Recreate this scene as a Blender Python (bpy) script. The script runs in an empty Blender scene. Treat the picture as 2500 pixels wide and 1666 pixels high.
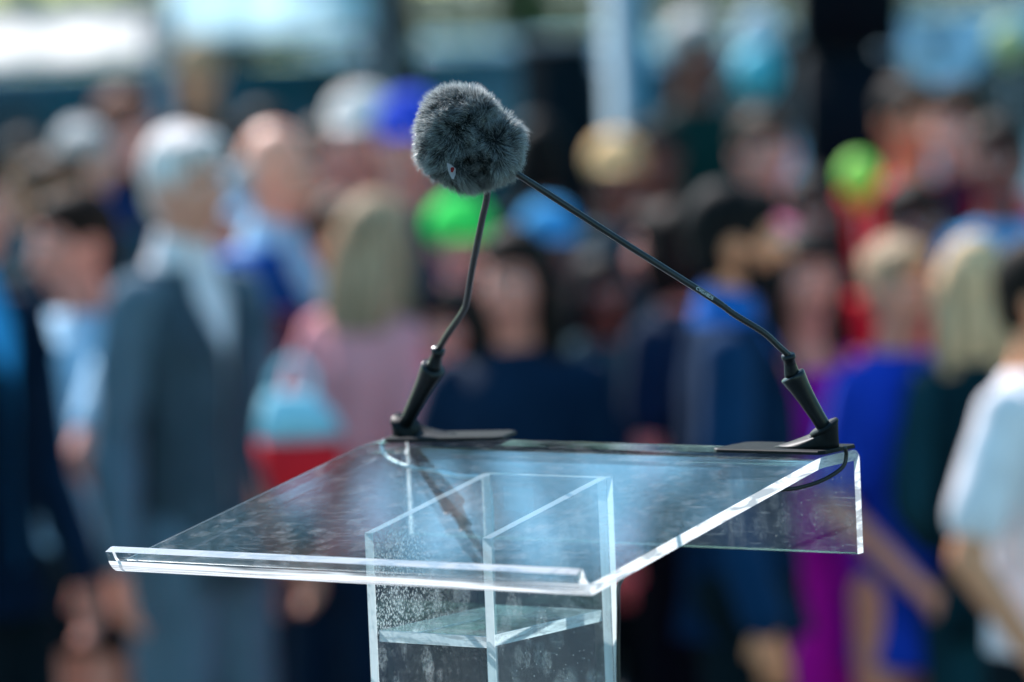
import bpy, bmesh, math, random
from mathutils import Vector, Matrix, noise
random.seed(7)
sc = bpy.context.scene
COL = sc.collection
R = math.radians

# ------------------------------------------------------------------ camera
Z0 = 1.59                                   # height of the desk's front fold above the ground
YAW, PITCH, ROLL = -0.6221, 0.0767, -0.0402
CAM = Vector((3.0143, -3.5438, 0.5603 + Z0))
FPX = 11830.0
FW = Vector((math.sin(YAW)*math.cos(PITCH), math.cos(YAW)*math.cos(PITCH), -math.sin(PITCH)))
_R = Vector((math.cos(YAW), -math.sin(YAW), 0)); _U = _R.cross(FW)
RT = _R*math.cos(ROLL) + _U*math.sin(ROLL)
UP = -_R*math.sin(ROLL) + _U*math.cos(ROLL)
cam = bpy.data.cameras.new('camera'); camo = bpy.data.objects.new('camera', cam); COL.objects.link(camo)
m = Matrix((RT, UP, -FW)).transposed().to_4x4(); m.translation = CAM
camo.matrix_world = m
cam.sensor_width = 36; cam.lens = FPX*36/2500
cam.clip_start = 0.1; cam.clip_end = 3000
cam.dof.use_dof = True; cam.dof.focus_distance = 4.62; cam.dof.aperture_fstop = 3.0
sc.camera = camo

# ------------------------------------------------------------------ world and sun
SUN_AZ, SUN_EL = R(-66), R(40)              # azimuth measured from +Y towards +X
w = bpy.data.worlds.new('World'); sc.world = w; w.use_nodes = True
nt = w.node_tree; nt.nodes.clear()
sky = nt.nodes.new('ShaderNodeTexSky'); sky.sky_type = 'NISHITA'; sky.sun_disc = False
sky.sun_elevation = SUN_EL; sky.sun_rotation = SUN_AZ; sky.air_density = 1.7; sky.dust_density = .15; sky.ozone_density = 1.0
bg = nt.nodes.new('ShaderNodeBackground'); bg.inputs['Strength'].default_value = 0.095
ow = nt.nodes.new('ShaderNodeOutputWorld')
wb = nt.nodes.new('ShaderNodeMix'); wb.data_type = 'RGBA'; wb.blend_type = 'MULTIPLY'; wb.inputs[0].default_value = 1   # cool white balance, the same over the whole sky
wb.inputs[7].default_value = (.58, .96, 1.12, 1)
nt.links.new(sky.outputs[0], wb.inputs[6]); nt.links.new(wb.outputs[2], bg.inputs[0]); nt.links.new(bg.outputs[0], ow.inputs[0])
sl = bpy.data.lights.new('sun', 'SUN'); sl.energy = 4.9; sl.angle = R(0.6); sl.color = (1, .95, .94)
so = bpy.data.objects.new('sun', sl); COL.objects.link(so)
SDIR = Vector((math.sin(SUN_AZ)*math.cos(SUN_EL), math.cos(SUN_AZ)*math.cos(SUN_EL), math.sin(SUN_EL)))
so.rotation_euler = SDIR.to_track_quat('Z', 'Y').to_euler()
sc.view_settings.view_transform = 'Standard'; sc.view_settings.look = 'None'
sc.view_settings.exposure = 1.1; sc.view_settings.gamma = 1.0
try: sc.view_settings.use_curve_mapping = False
except Exception: pass
cy = sc.cycles if hasattr(sc, 'cycles') else None
if cy:
    cy.use_denoising = True
    try: cy.denoiser = 'OPENIMAGEDENOISE'
    except Exception: pass
    cy.max_bounces = 10; cy.transparent_max_bounces = 40; cy.glossy_bounces = 5
    cy.caustics_reflective = False; cy.caustics_refractive = False
    cy.sample_clamp_indirect = 6

# ------------------------------------------------------------------ pixel -> place helpers (photo pixels, 2500 wide)
def ray(px, py): return FW + RT*((px-1250)/FPX) - UP*((py-833)/FPX)
def at_depth(px, py, D): return CAM + ray(px, py)*D
def at_y(px, py, y):
    r = ray(px, py); return CAM + r*((y-CAM.y)/r.y)

# ------------------------------------------------------------------ materials
MATS = {}
def new_mat(name):
    mt = bpy.data.materials.new(name); mt.use_nodes = True; mt.node_tree.nodes.clear()
    return mt, mt.node_tree
def N(nt, t, **kw):
    n = nt.nodes.new(t)
    for k, v in kw.items():
        if k.startswith('i_'): n.inputs[k[2:].replace('_', ' ')].default_value = v
        else: setattr(n, k, v)
    return n
def mat(name, col, rough=.7, metal=0, noise_amt=.18, scale=30, sheen=0, bump=0, spec=.5, coat=0, trans=0, sss=0):
    if name in MATS: return MATS[name]
    mt, t = new_mat(name); L = t.links.new
    b = N(t, 'ShaderNodeBsdfPrincipled'); o = N(t, 'ShaderNodeOutputMaterial')
    tc = N(t, 'ShaderNodeTexCoord'); nz = N(t, 'ShaderNodeTexNoise'); nz.inputs['Scale'].default_value = scale; nz.inputs['Detail'].default_value = 5
    L(tc.outputs['Object'], nz.inputs['Vector'])
    mr = N(t, 'ShaderNodeMapRange'); mr.inputs[1].default_value = .3; mr.inputs[2].default_value = .7
    mr.inputs[3].default_value = 1-noise_amt; mr.inputs[4].default_value = 1+noise_amt
    L(nz.outputs[0], mr.inputs[0])
    mx = N(t, 'ShaderNodeMix', data_type='RGBA', blend_type='MULTIPLY'); mx.inputs[0].default_value = 1
    mx.inputs[6].default_value = (*col, 1); L(mr.outputs[0], mx.inputs[7]); L(mx.outputs[2], b.inputs['Base Color'])
    b.inputs['Roughness'].default_value = rough; b.inputs['Metallic'].default_value = metal
    b.inputs['Specular IOR Level'].default_value = spec
    b.inputs['Sheen Weight'].default_value = sheen; b.inputs['Coat Weight'].default_value = coat
    if sss: b.inputs['Subsurface Weight'].default_value = sss; b.inputs['Subsurface Radius'].default_value = (.02, .008, .005); b.inputs['Subsurface Scale'].default_value = 1
    if bump:
        bp = N(t, 'ShaderNodeBump'); bp.inputs['Strength'].default_value = bump; bp.inputs['Distance'].default_value = .002
        L(nz.outputs[0], bp.inputs['Height']); L(bp.outputs[0], b.inputs['Normal'])
    L(b.outputs[0], o.inputs[0])
    MATS[name] = mt; return mt
def cloth(name, col, sheen=.04): return mat('cloth_'+name, col, rough=.85, noise_amt=.15, scale=14, sheen=sheen, spec=.06)

def acrylic_face(name, speck=0.0, smear=1.0, finger=.10):
    mt, t = new_mat(name); L = t.links.new
    o = N(t, 'ShaderNodeOutputMaterial')
    geo = N(t, 'ShaderNodeNewGeometry')
    ior = N(t, 'ShaderNodeMapRange'); ior.inputs[3].default_value = 1.49; ior.inputs[4].default_value = 1/1.49
    L(geo.outputs['Backfacing'], ior.inputs[0])
    fr = N(t, 'ShaderNodeFresnel'); L(ior.outputs[0], fr.inputs[0])
    tr = N(t, 'ShaderNodeBsdfTransparent'); tr.inputs[0].default_value = (.945, .985, .987, 1)
    gl = N(t, 'ShaderNodeBsdfGlossy'); gl.inputs['Roughness'].default_value = .018; gl.inputs['Color'].default_value = (1, 1, 1, 1)
    tc = N(t, 'ShaderNodeTexCoord')
    bn = N(t, 'ShaderNodeTexNoise'); bn.inputs['Scale'].default_value = 9; bn.inputs['Detail'].default_value = 2
    L(tc.outputs['Object'], bn.inputs['Vector'])
    bp = N(t, 'ShaderNodeBump'); bp.inputs['Strength'].default_value = .012; bp.inputs['Distance'].default_value = .004
    L(bn.outputs[0], bp.inputs['Height']); L(bp.outputs[0], gl.inputs['Normal'])
    m1 = N(t, 'ShaderNodeMixShader'); L(fr.outputs[0], m1.inputs[0]); L(tr.outputs[0], m1.inputs[1]); L(gl.outputs[0], m1.inputs[2])
    # wiped smears, dust and fine scratches lying on the sheet
    def mapped(sx, sy, sz, rot=0):
        mp = N(t, 'ShaderNodeMapping'); mp.inputs['Scale'].default_value = (sx, sy, sz); mp.inputs['Rotation'].default_value = (0, 0, rot)
        L(tc.outputs['Object'], mp.inputs['Vector']); return mp
    n1 = N(t, 'ShaderNodeTexNoise'); n1.inputs['Scale'].default_value = 1; n1.inputs['Detail'].default_value = 8; n1.inputs['Distortion'].default_value = 1.6
    L(mapped(48, 75, 75, .9).outputs[0], n1.inputs['Vector'])
    r1 = N(t, 'ShaderNodeMapRange'); r1.inputs[1].default_value = .50; r1.inputs[2].default_value = .70; L(n1.outputs[0], r1.inputs[0])
    n2 = N(t, 'ShaderNodeTexNoise'); n2.inputs['Scale'].default_value = 5; n2.inputs['Detail'].default_value = 3
    L(tc.outputs['Object'], n2.inputs['Vector'])
    r2 = N(t, 'ShaderNodeMapRange'); r2.inputs[1].default_value = .42; r2.inputs[2].default_value = .62; L(n2.outputs[0], r2.inputs[0])
    mu = N(t, 'ShaderNodeMath', operation='MULTIPLY'); L(r1.outputs[0], mu.inputs[0]); L(r2.outputs[0], mu.inputs[1])
    # dust specks
    v = N(t, 'ShaderNodeTexVoronoi'); v.inputs['Scale'].default_value = 1; L(mapped(130, 130, 130).outputs[0], v.inputs['Vector'])
    rv = N(t, 'ShaderNodeMapRange'); rv.inputs[1].default_value = .13; rv.inputs[2].default_value = .05; L(v.outputs['Distance'], rv.inputs[0])
    gt = N(t, 'ShaderNodeMath', operation='GREATER_THAN'); gt.inputs[1].default_value = .5
    sp = N(t, 'ShaderNodeSeparateColor'); L(v.outputs['Color'], sp.inputs[0]); L(sp.outputs[0], gt.inputs[0])
    dv = N(t, 'ShaderNodeMath', operation='MULTIPLY'); L(rv.outputs[0], dv.inputs[0]); L(gt.outputs[0], dv.inputs[1])
    # scratches
    n3 = N(t, 'ShaderNodeTexNoise'); n3.inputs['Scale'].default_value = 1; n3.inputs['Detail'].default_value = 2
    L(mapped(30, 420, 420, .25).outputs[0], n3.inputs['Vector'])
    r3 = N(t, 'ShaderNodeMapRange'); r3.inputs[1].default_value = .66; r3.inputs[2].default_value = .72; L(n3.outputs[0], r3.inputs[0])
    s1 = N(t, 'ShaderNodeMath', operation='MULTIPLY_ADD'); s1.inputs[1].default_value = .07*smear; s1.inputs[2].default_value = .006
    L(mu.outputs[0], s1.inputs[0])
    s2 = N(t, 'ShaderNodeMath', operation='MULTIPLY_ADD'); s2.inputs[1].default_value = .35; L(dv.outputs[0], s2.inputs[0]); L(s1.outputs[0], s2.inputs[2])
    s3 = N(t, 'ShaderNodeMath', operation='MULTIPLY_ADD'); s3.inputs[1].default_value = .16; L(r3.outputs[0], s3.inputs[0]); L(s2.outputs[0], s3.inputs[2])
    last = s3
    if speck:
        # dried splashes over the lower left of the pane
        v2 = N(t, 'ShaderNodeTexVoronoi'); v2.inputs['Scale'].default_value = 1; v2.inputs['Randomness'].default_value = 1
        L(mapped(430, 430, 240).outputs[0], v2.inputs['Vector'])
        q = N(t, 'ShaderNodeMapRange'); q.inputs[1].default_value = .42; q.inputs[2].default_value = .2; L(v2.outputs['Distance'], q.inputs[0])
        se = N(t, 'ShaderNodeSeparateXYZ'); L(tc.outputs['Object'], se.inputs[0])
        a = N(t, 'ShaderNodeMapRange'); a.inputs[1].default_value = 1.16; a.inputs[2].default_value = 1.085; L(se.outputs['Z'], a.inputs[0])
        b2 = N(t, 'ShaderNodeMapRange'); b2.inputs[1].default_value = 1.004; b2.inputs[2].default_value = 1.018; L(se.outputs['Z'], b2.inputs[0])
        c2 = N(t, 'ShaderNodeMapRange'); c2.inputs[1].default_value = .05; c2.inputs[2].default_value = -.06; L(se.outputs['Y'], c2.inputs[0])
        k1 = N(t, 'ShaderNodeMath', operation='MULTIPLY'); L(a.outputs[0], k1.inputs[0]); L(b2.outputs[0], k1.inputs[1])
        k2 = N(t, 'ShaderNodeMath', operation='MULTIPLY'); L(k1.outputs[0], k2.inputs[0]); L(c2.outputs[0], k2.inputs[1])
        k3 = N(t, 'ShaderNodeMath', operation='MULTIPLY'); L(k2.outputs[0], k3.inputs[0]); L(q.outputs[0], k3.inputs[1])
        s4 = N(t, 'ShaderNodeMath', operation='MULTIPLY_ADD', use_clamp=True); s4.inputs[1].default_value = speck; L(k3.outputs[0], s4.inputs[0]); L(s3.outputs[0], s4.inputs[2])
        last = s4
    # oval finger and palm marks: small ridged smudges in a few scattered cells
    v3 = N(t, 'ShaderNodeTexVoronoi'); v3.inputs['Scale'].default_value = 1; L(mapped(44, 44, 30).outputs[0], v3.inputs['Vector'])
    f1 = N(t, 'ShaderNodeMapRange'); f1.inputs[1].default_value = .46; f1.inputs[2].default_value = .34; L(v3.outputs['Distance'], f1.inputs[0])
    sc3 = N(t, 'ShaderNodeSeparateColor'); L(v3.outputs['Color'], sc3.inputs[0])
    g3 = N(t, 'ShaderNodeMath', operation='GREATER_THAN'); g3.inputs[1].default_value = .66; L(sc3.outputs[1], g3.inputs[0])
    nf = N(t, 'ShaderNodeTexNoise'); nf.inputs['Scale'].default_value = 420; nf.inputs['Detail'].default_value = 2; L(tc.outputs['Object'], nf.inputs['Vector'])
    nr = N(t, 'ShaderNodeMapRange'); nr.inputs[1].default_value = .35; nr.inputs[2].default_value = .62; L(nf.outputs[0], nr.inputs[0])
    p1 = N(t, 'ShaderNodeMath', operation='MULTIPLY'); L(f1.outputs[0], p1.inputs[0]); L(g3.outputs[0], p1.inputs[1])
    p2 = N(t, 'ShaderNodeMath', operation='MULTIPLY'); L(p1.outputs[0], p2.inputs[0]); L(nr.outputs[0], p2.inputs[1])
    p3 = N(t, 'ShaderNodeMath', operation='MULTIPLY_ADD', use_clamp=True); p3.inputs[1].default_value = finger; L(p2.outputs[0], p3.inputs[0]); L(last.outputs[0], p3.inputs[2])
    last = p3
    df = N(t, 'ShaderNodeBsdfDiffuse'); df.inputs[0].default_value = (.85, .87, .9, 1)
    tl = N(t, 'ShaderNodeBsdfTranslucent'); tl.inputs[0].default_value = (.85, .87, .9, 1)
    ga = N(t, 'ShaderNodeBsdfGlossy'); ga.inputs['Roughness'].default_value = .32
    d1 = N(t, 'ShaderNodeMixShader'); d1.inputs[0].default_value = .5; L(df.outputs[0], d1.inputs[1]); L(tl.outputs[0], d1.inputs[2])
    d2 = N(t, 'ShaderNodeMixShader'); d2.inputs[0].default_value = .3; L(d1.outputs[0], d2.inputs[1]); L(ga.outputs[0], d2.inputs[2])
    m2 = N(t, 'ShaderNodeMixShader'); L(last.outputs[0], m2.inputs[0]); L(m1.outputs[0], m2.inputs[1]); L(d2.outputs[0], m2.inputs[2])
    L(m2.outputs[0], o.inputs[0])
    return mt
def acrylic_edge(name, streak=(60, 60, 60), lo=.42, hi=.58, clear=.35):
    """sawn and flame-polished rim of the sheet: milky, with clearer streaks"""
    mt, t = new_mat(name); L = t.links.new
    o = N(t, 'ShaderNodeOutputMaterial'); tc = N(t, 'ShaderNodeTexCoord')
    mp = N(t, 'ShaderNodeMapping'); mp.inputs['Scale'].default_value = streak; L(tc.outputs['Object'], mp.inputs['Vector'])
    nz = N(t, 'ShaderNodeTexNoise'); nz.inputs['Scale'].default_value = 1; nz.inputs['Detail'].default_value = 6; nz.inputs['Distortion'].default_value = .8
    L(mp.outputs[0], nz.inputs['Vector'])
    r = N(t, 'ShaderNodeMapRange'); r.inputs[1].default_value = lo; r.inputs[2].default_value = hi; r.inputs[3].default_value = 0; r.inputs[4].default_value = clear
    L(nz.outputs[0], r.inputs[0])
    df = N(t, 'ShaderNodeBsdfDiffuse'); df.inputs[0].default_value = (.86, .86, .88, 1)
    tl = N(t, 'ShaderNodeBsdfTranslucent'); tl.inputs[0].default_value = (.97, .96, .97, 1)
    d1 = N(t, 'ShaderNodeMixShader'); d1.inputs[0].default_value = .55; L(df.outputs[0], d1.inputs[1]); L(tl.outputs[0], d1.inputs[2])
    tr = N(t, 'ShaderNodeBsdfTransparent'); tr.inputs[0].default_value = (.9, .96, .98, 1)
    gl = N(t, 'ShaderNodeBsdfGlossy'); gl.inputs['Roughness'].default_value = .12
    c = N(t, 'ShaderNodeMixShader'); c.inputs[0].default_value = .35; L(tr.outputs[0], c.inputs[1]); L(gl.outputs[0], c.inputs[2])
    m1 = N(t, 'ShaderNodeMixShader'); L(r.outputs[0], m1.inputs[0]); L(d1.outputs[0], m1.inputs[1]); L(c.outputs[0], m1.inputs[2])
    lw = N(t, 'ShaderNodeLayerWeight'); lw.inputs[0].default_value = .25
    m2 = N(t, 'ShaderNodeMixShader'); L(lw.outputs['Fresnel'], m2.inputs[0]); L(m1.outputs[0], m2.inputs[1]); L(gl.outputs[0], m2.inputs[2])
    L(m2.outputs[0], o.inputs[0]); return mt
M_FACE = acrylic_face('acrylic_sheet'); M_FACE2 = acrylic_face('acrylic_pane', smear=.5, finger=.16)
M_PANE = acrylic_face('acrylic_pane_splashed', speck=.6, smear=.6, finger=.2)
M_EDGE = acrylic_edge('acrylic_cut_edge', (22, 22, 120), .46, .60, .6); M_EDGE2 = acrylic_edge('acrylic_pane_edge', (160, 25, 12), .5, .7, .25)
M_BEND = acrylic_edge('acrylic_bent_rim', (5, 260, 260), .44, .60, .85)  # clear in itself: milky streaks paint the light refracted along the fold
M_BLACK = mat('black_plastic', (.006, .008, .010), rough=.30, noise_amt=.3, scale=90, spec=.3)
M_BLACKM = mat('black_matt_plastic', (.008, .010, .012), rough=.5, noise_amt=.3, scale=120, spec=.10, bump=.1)
M_NECK = mat('black_metal_tube', (.02, .021, .023), rough=.3, noise_amt=.2, scale=80, spec=.6, metal=.4)
M_CABLE = mat('black_rubber_cable', (.012, .012, .013), rough=.45)
M_CABLE2 = mat('pale_cable', (.62, .78, .84), rough=.35)

# ------------------------------------------------------------------ object helpers
def tag(o, label=None, cat=None, group=None, kind=None):
    if label: o['label'] = label
    if cat: o['category'] = cat
    if group: o['group'] = group
    if kind: o['kind'] = kind
    return o
def empty(name, loc=(0, 0, 0), rz=0, label=None, cat=None, group=None):
    o = bpy.data.objects.new(name, None); COL.objects.link(o); o.location = loc; o.rotation_euler = (0, 0, rz)
    o.empty_display_size = .1
    return tag(o, label, cat, group)
def link(name, me, parent=None, mats=()):
    o = bpy.data.objects.new(name, me); COL.objects.link(o)
    for mm in mats: me.materials.append(mm)
    if parent: o.parent = parent
    return o
def bm_obj(name, bm, mats, parent=None, smooth=True):
    me = bpy.data.meshes.new(name); bm.normal_update(); bm.to_mesh(me); bm.free()
    if smooth: me.polygons.foreach_set('use_smooth', [True]*len(me.polygons))
    if not isinstance(mats, (list, tuple)): mats = [mats]
    return link(name, me, parent, mats)
def box(bm, c, s, rot=None, mi=0, bev=0):
    g = bmesh.ops.create_cube(bm, size=1); vs = g['verts']
    for v in vs:
        v.co = Vector((v.co.x*s[0], v.co.y*s[1], v.co.z*s[2]))
        if rot is not None: v.co = rot @ v.co
        v.co += Vector(c)
    fs = list({f for v in vs for f in v.link_faces})
    for f in fs: f.material_index = mi
    if bev:
        bmesh.ops.bevel(bm, geom=list({e for v in vs for e in v.link_edges}), offset=bev, segments=2, affect='EDGES')
    return vs
def frame(d):
    d = d.normalized(); a = Vector((0, 0, 1)) if abs(d.z) < .9 else Vector((1, 0, 0))
    x = d.cross(a).normalized(); return x, d.cross(x).normalized()
def rings(bm, rs, cap=True, mi=0, closed=True):
    """rs = list of lists of points"""
    vr = [[bm.verts.new(p) for p in r] for r in rs]; n = len(vr[0]); fs = []
    for a, b in zip(vr, vr[1:]):
        for i in range(n if closed else n-1):
            fs.append(bm.faces.new((a[i], a[(i+1) % n], b[(i+1) % n], b[i])))
    if cap and closed:
        fs.append(bm.faces.new(vr[0][::-1])); fs.append(bm.faces.new(vr[-1]))
    for f in fs: f.material_index = mi
    return vr
def tube(bm, pts, rad, n=12, cap=True, mi=0):
    pts = [Vector(p) for p in pts]; rs = []
    x = None
    for i, p in enumerate(pts):
        d = (pts[min(i+1, len(pts)-1)] - pts[max(i-1, 0)]).normalized()
        if x is None: x, y = frame(d)
        else:
            x = (x - d*x.dot(d)).normalized(); y = d.cross(x)
        r = rad[i] if isinstance(rad, (list, tuple)) else rad
        rs.append([p + (x*math.cos(2*math.pi*k/n) + y*math.sin(2*math.pi*k/n))*r for k in range(n)])
    rings(bm, rs, cap, mi)
def spline(pts, n=8):
    P = [Vector(p) for p in pts]; P = [P[0]*2-P[1]] + P + [P[-1]*2-P[-2]]; out = []
    for i in range(1, len(P)-2):
        for k in range(n):
            t = k/n; a, b, c, d = P[i-1:i+3]
            out.append(.5*((2*b) + (c-a)*t + (2*a-5*b+4*c-d)*t*t + (3*b-a-3*c+d)*t**3))
    out.append(P[-2]); return out
def ellipsoid(bm, c, r, rot=None, u=14, v=10, mi=0):
    g = bmesh.ops.create_uvsphere(bm, u_segments=u, v_segments=v, radius=1)
    for q in g['verts']:
        q.co = Vector((q.co.x*r[0], q.co.y*r[1], q.co.z*r[2]))
        if rot is not None: q.co = rot @ q.co
        q.co += Vector(c)
    if mi:
        for f in {f for q in g['verts'] for f in q.link_faces}: f.material_index = mi
REMESH = []
def blend(name, bm, mt, parent, vox=.012, rough=0, iters=3):
    """fuse overlapping closed shapes to one continuous skin"""
    o = bm_obj(name, bm, mt, parent)
    md = o.modifiers.new('skin', 'REMESH'); md.mode = 'VOXEL'; md.voxel_size = vox; md.use_smooth_shade = True
    ms = o.modifiers.new('soft', 'SMOOTH'); ms.iterations = iters; ms.factor = .5
    REMESH.append((o, rough)); return o

# ================================================================== SETTING
def ground_mat(name, c1, c2, scale, rough=.9):
    mt, t = new_mat(name); L = t.links.new
    b = N(t, 'ShaderNodeBsdfPrincipled'); o = N(t, 'ShaderNodeOutputMaterial'); tc = N(t, 'ShaderNodeTexCoord')
    nz = N(t, 'ShaderNodeTexNoise'); nz.inputs['Scale'].default_value = scale; nz.inputs['Detail'].default_value = 8
    L(tc.outputs['Object'], nz.inputs['Vector'])
    r = N(t, 'ShaderNodeValToRGB'); r.color_ramp.elements[0].position = .35; r.color_ramp.elements[1].position = .68
    r.color_ramp.elements[0].color = (*c1, 1); r.color_ramp.elements[1].color = (*c2, 1)
    L(nz.outputs[0], r.inputs[0]); L(r.outputs[0], b.inputs['Base Color']); b.inputs['Roughness'].default_value = rough
    bp = N(t, 'ShaderNodeBump'); bp.inputs['Strength'].default_value = .4; L(nz.outputs[0], bp.inputs['Height']); L(bp.outputs[0], b.inputs['Normal'])
    L(b.outputs[0], o.inputs[0]); return mt
bm = bmesh.new(); bmesh.ops.create_grid(bm, x_segments=8, y_segments=8, size=1200)
tag(bm_obj('ground', bm, ground_mat('lawn', (.018, .035, .012), (.04, .07, .022), 3)), kind='structure')
VD = Vector((FW.x, FW.y, 0)).normalized(); VR = Vector((VD.y, -VD.x, 0))
def flat_patch(name, mt, d0, d1, s0, s1, z):
    bm = bmesh.new(); C0 = Vector((CAM.x, CAM.y, 0))
    vs = [bm.verts.new(C0 + VD*d + VR*s + Vector((0, 0, z))) for d, s in ((d0, s0), (d0, s1), (d1, s1), (d1, s0))]
    f = bm.faces.new(vs); f.normal_update()
    if f.normal.z < 0: f.normal_flip()
    return tag(bm_obj(name, bm, mt, smooth=False), kind='structure')
flat_patch('plaza', ground_mat('pale_paving', (.08, .10, .12), (.12, .14, .16), 40), -12, 27, -30, 30, .004)
flat_patch('road', ground_mat('road_asphalt', (.03, .034, .038), (.05, .054, .06), 60), 29, 38, -60, 60, .008)
# stage platform under the lectern
bm = bmesh.new()
ang = math.atan2(VR.y, VR.x)
rz = Matrix.Rotation(0, 3, 'Z')
box(bm, (.8, -2.2, .25), (9, 6.4, .5), None, bev=.01)
tag(bm_obj('stage_floor', bm, mat('stage_vinyl', (.03, .032, .036), rough=.5, scale=20), smooth=False), kind='structure')

# ---- trees and hedges
def leaf_mat(name, col):
    mt, t = new_mat(name); L = t.links.new
    o = N(t, 'ShaderNodeOutputMaterial'); oi = N(t, 'ShaderNodeTexCoord')
    nz = N(t, 'ShaderNodeTexNoise'); nz.inputs['Scale'].default_value = 1.3; nz.inputs['Detail'].default_value = 4; L(oi.outputs['Object'], nz.inputs['Vector'])
    r = N(t, 'ShaderNodeValToRGB'); r.color_ramp.elements[0].color = (*[c*.35 for c in col], 1); r.color_ramp.elements[1].color = (*[c*1.0 for c in col], 1)
    r.color_ramp.elements[0].position = .3; r.color_ramp.elements[1].position = .7
    L(nz.outputs[0], r.inputs[0])
    d = N(t, 'ShaderNodeBsdfDiffuse'); tl = N(t, 'ShaderNodeBsdfTranslucent'); g = N(t, 'ShaderNodeBsdfGlossy'); g.inputs['Roughness'].default_value = .4
    L(r.outputs[0], d.inputs[0]); L(r.outputs[0], tl.inputs[0])
    m1 = N(t, 'ShaderNodeMixShader'); m1.inputs[0].default_value = .35; L(d.outputs[0], m1.inputs[1]); L(tl.outputs[0], m1.inputs[2])
    m2 = N(t, 'ShaderNodeMixShader'); m2.inputs[0].default_value = .015; L(m1.outputs[0], m2.inputs[1]); L(g.outputs[0], m2.inputs[2])
    L(m2.outputs[0], o.inputs[0]); return mt
M_LEAF = [leaf_mat('leaf_dark', (.03, .075, .035)), leaf_mat('leaf_mid', (.045, .10, .03)), leaf_mat('leaf_blue', (.03, .08, .055))]
M_BARK = mat('bark', (.05, .038, .028), rough=.95, noise_amt=.5, scale=6, bump=.5)
def leaves(name, parent, mt, clumps, n, size, seed):
    rnd = random.Random(seed); V = []; Fc = []; base = parent.location; eye = Vector((.28, .2, 1.66))
    wts = [c[1][0]*c[1][2] for c in clumps]
    for c, r in rnd.choices(clumps, wts, k=n):
        d = Vector((rnd.gauss(0, 1), rnd.gauss(0, 1), rnd.gauss(0, 1))).normalized()
        q = rnd.random()**.4
        p = Vector(c) + Vector((d.x*r[0], d.y*r[1], d.z*r[2]))*q
        dv = p + base - eye; az = math.degrees(math.atan2(dv.x, dv.y)); el = math.degrees(math.atan2(dv.z, math.hypot(dv.x, dv.y)))
        if any(math.hypot((az-h[0])*.9, el-h[1]) < h[2]*(1+.5*noise.noise(Vector((az*2, el*2, h[2])))) for h in HOLES): continue
        u = Vector((rnd.gauss(0, 1), rnd.gauss(0, 1), rnd.gauss(0, .6))).normalized(); x, y = frame(u)
        s = size*rnd.uniform(.6, 1.4); i = len(V)
        V += [p-x*s, p+y*s*.5+u*s*.15, p+x*s, p-y*s*.5-u*s*.1]; Fc.append((i, i+1, i+2, i+3))
    me = bpy.data.meshes.new(name); me.from_pydata([tuple(v) for v in V], [], Fc)
    o = link(name, me, parent, [mt]); return o
def tree(d, s, h, cr, ch0, kind, label, tr=.2, seed=0, n=7000, lean=0, holes=()):
    rnd = random.Random(seed)
    base = Vector((CAM.x, CAM.y, 0)) + VD*d + VR*s
    t = empty('tree', base, 0, label, 'tree', 'trees behind the crowd')
    bm = bmesh.new(); top = Vector((lean, 0, h*.62))
    pts = [Vector((0, 0, -.05)), Vector((.03, .02, h*.12)), Vector((lean*.3, .1, h*.35)), top]
    tube(bm, spline(pts, 4), [tr*(1.25-.8*k/12) for k in range(13)], 10)
    clumps = [((lean*.6, 0, (ch0+h)/2), (cr*.55, cr*.55, (h-ch0)*.35))]
    for k in range(9):
        a = rnd.uniform(0, 6.28); z = rnd.uniform(ch0+.6, h-1.2); rr = cr*rnd.uniform(.5, .95)
        q = Vector((math.cos(a)*rr, math.sin(a)*rr, z))
        st = pts[2].lerp(top, rnd.random())
        tube(bm, spline([st, st.lerp(q, .5)+Vector((0, 0, .3)), q], 3), [tr*.35*(1-.12*k2) for k2 in range(7)], 6)
        s1 = rnd.uniform(.28, .5)*cr
        clumps.append((tuple(q), (s1, s1, s1*.75)))
    for k in range(5):
        a = rnd.uniform(0, 6.28); rr = cr*rnd.uniform(0, .5); s1 = rnd.uniform(.3, .5)*cr
        clumps.append(((math.cos(a)*rr, math.sin(a)*rr, h-s1*.8), (s1, s1, s1*.7)))
    bm_obj('trunk', bm, M_BARK, t)
    leaves('crown', t, M_LEAF[kind], clumps, int(n*(.75 if h > 15 else 1)), .17, seed)
    return t
HOLES = [(-38.2, 22.7, 1.4), (-40.4, 22.7, .8), (-36.6, 22.3, .4), (-42.0, 21.9, .35)]     # crown gaps cut for the desk's glare patches: azimuth, elevation seen from the lectern, size
TREES = [
 (25, -.62, 9.5, 2.6, 3.6, 0, 'thick dark trunked tree standing behind the fur covered microphone', .17, 1),
 (36, -4.1, 22, 4.0, 4.0, 1, 'leafy tree furthest left, behind the bright white banner', .22, 2),
 (33, -1.9, 23, 4.2, 3.5, 0, 'tall tree behind the gap between the left banners', .2, 3),
 (37, 2.6, 24, 3.8, 4.0, 2, 'tallest blue green tree behind the pale lamp post', .26, 4),
 (33, 5.4, 19, 4.6, 3.8, 0, 'broad dark tree behind the loudspeaker tower', .24, 5),
 (45, -9.5, 22, 5.2, 3.2, 2, 'distant bluish tree at the left edge of the road', .28, 6),
 (46, .2, 26, 4.6, 4.2, 1, 'distant full tree behind the centre of the crowd', .28, 7),
 (47, 8.5, 22, 5.6, 3.5, 1, 'distant spreading tree at the right edge of the road', .28, 8)]
for a in TREES: tree(*a[:7], tr=a[7], seed=a[8]+20)
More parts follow.
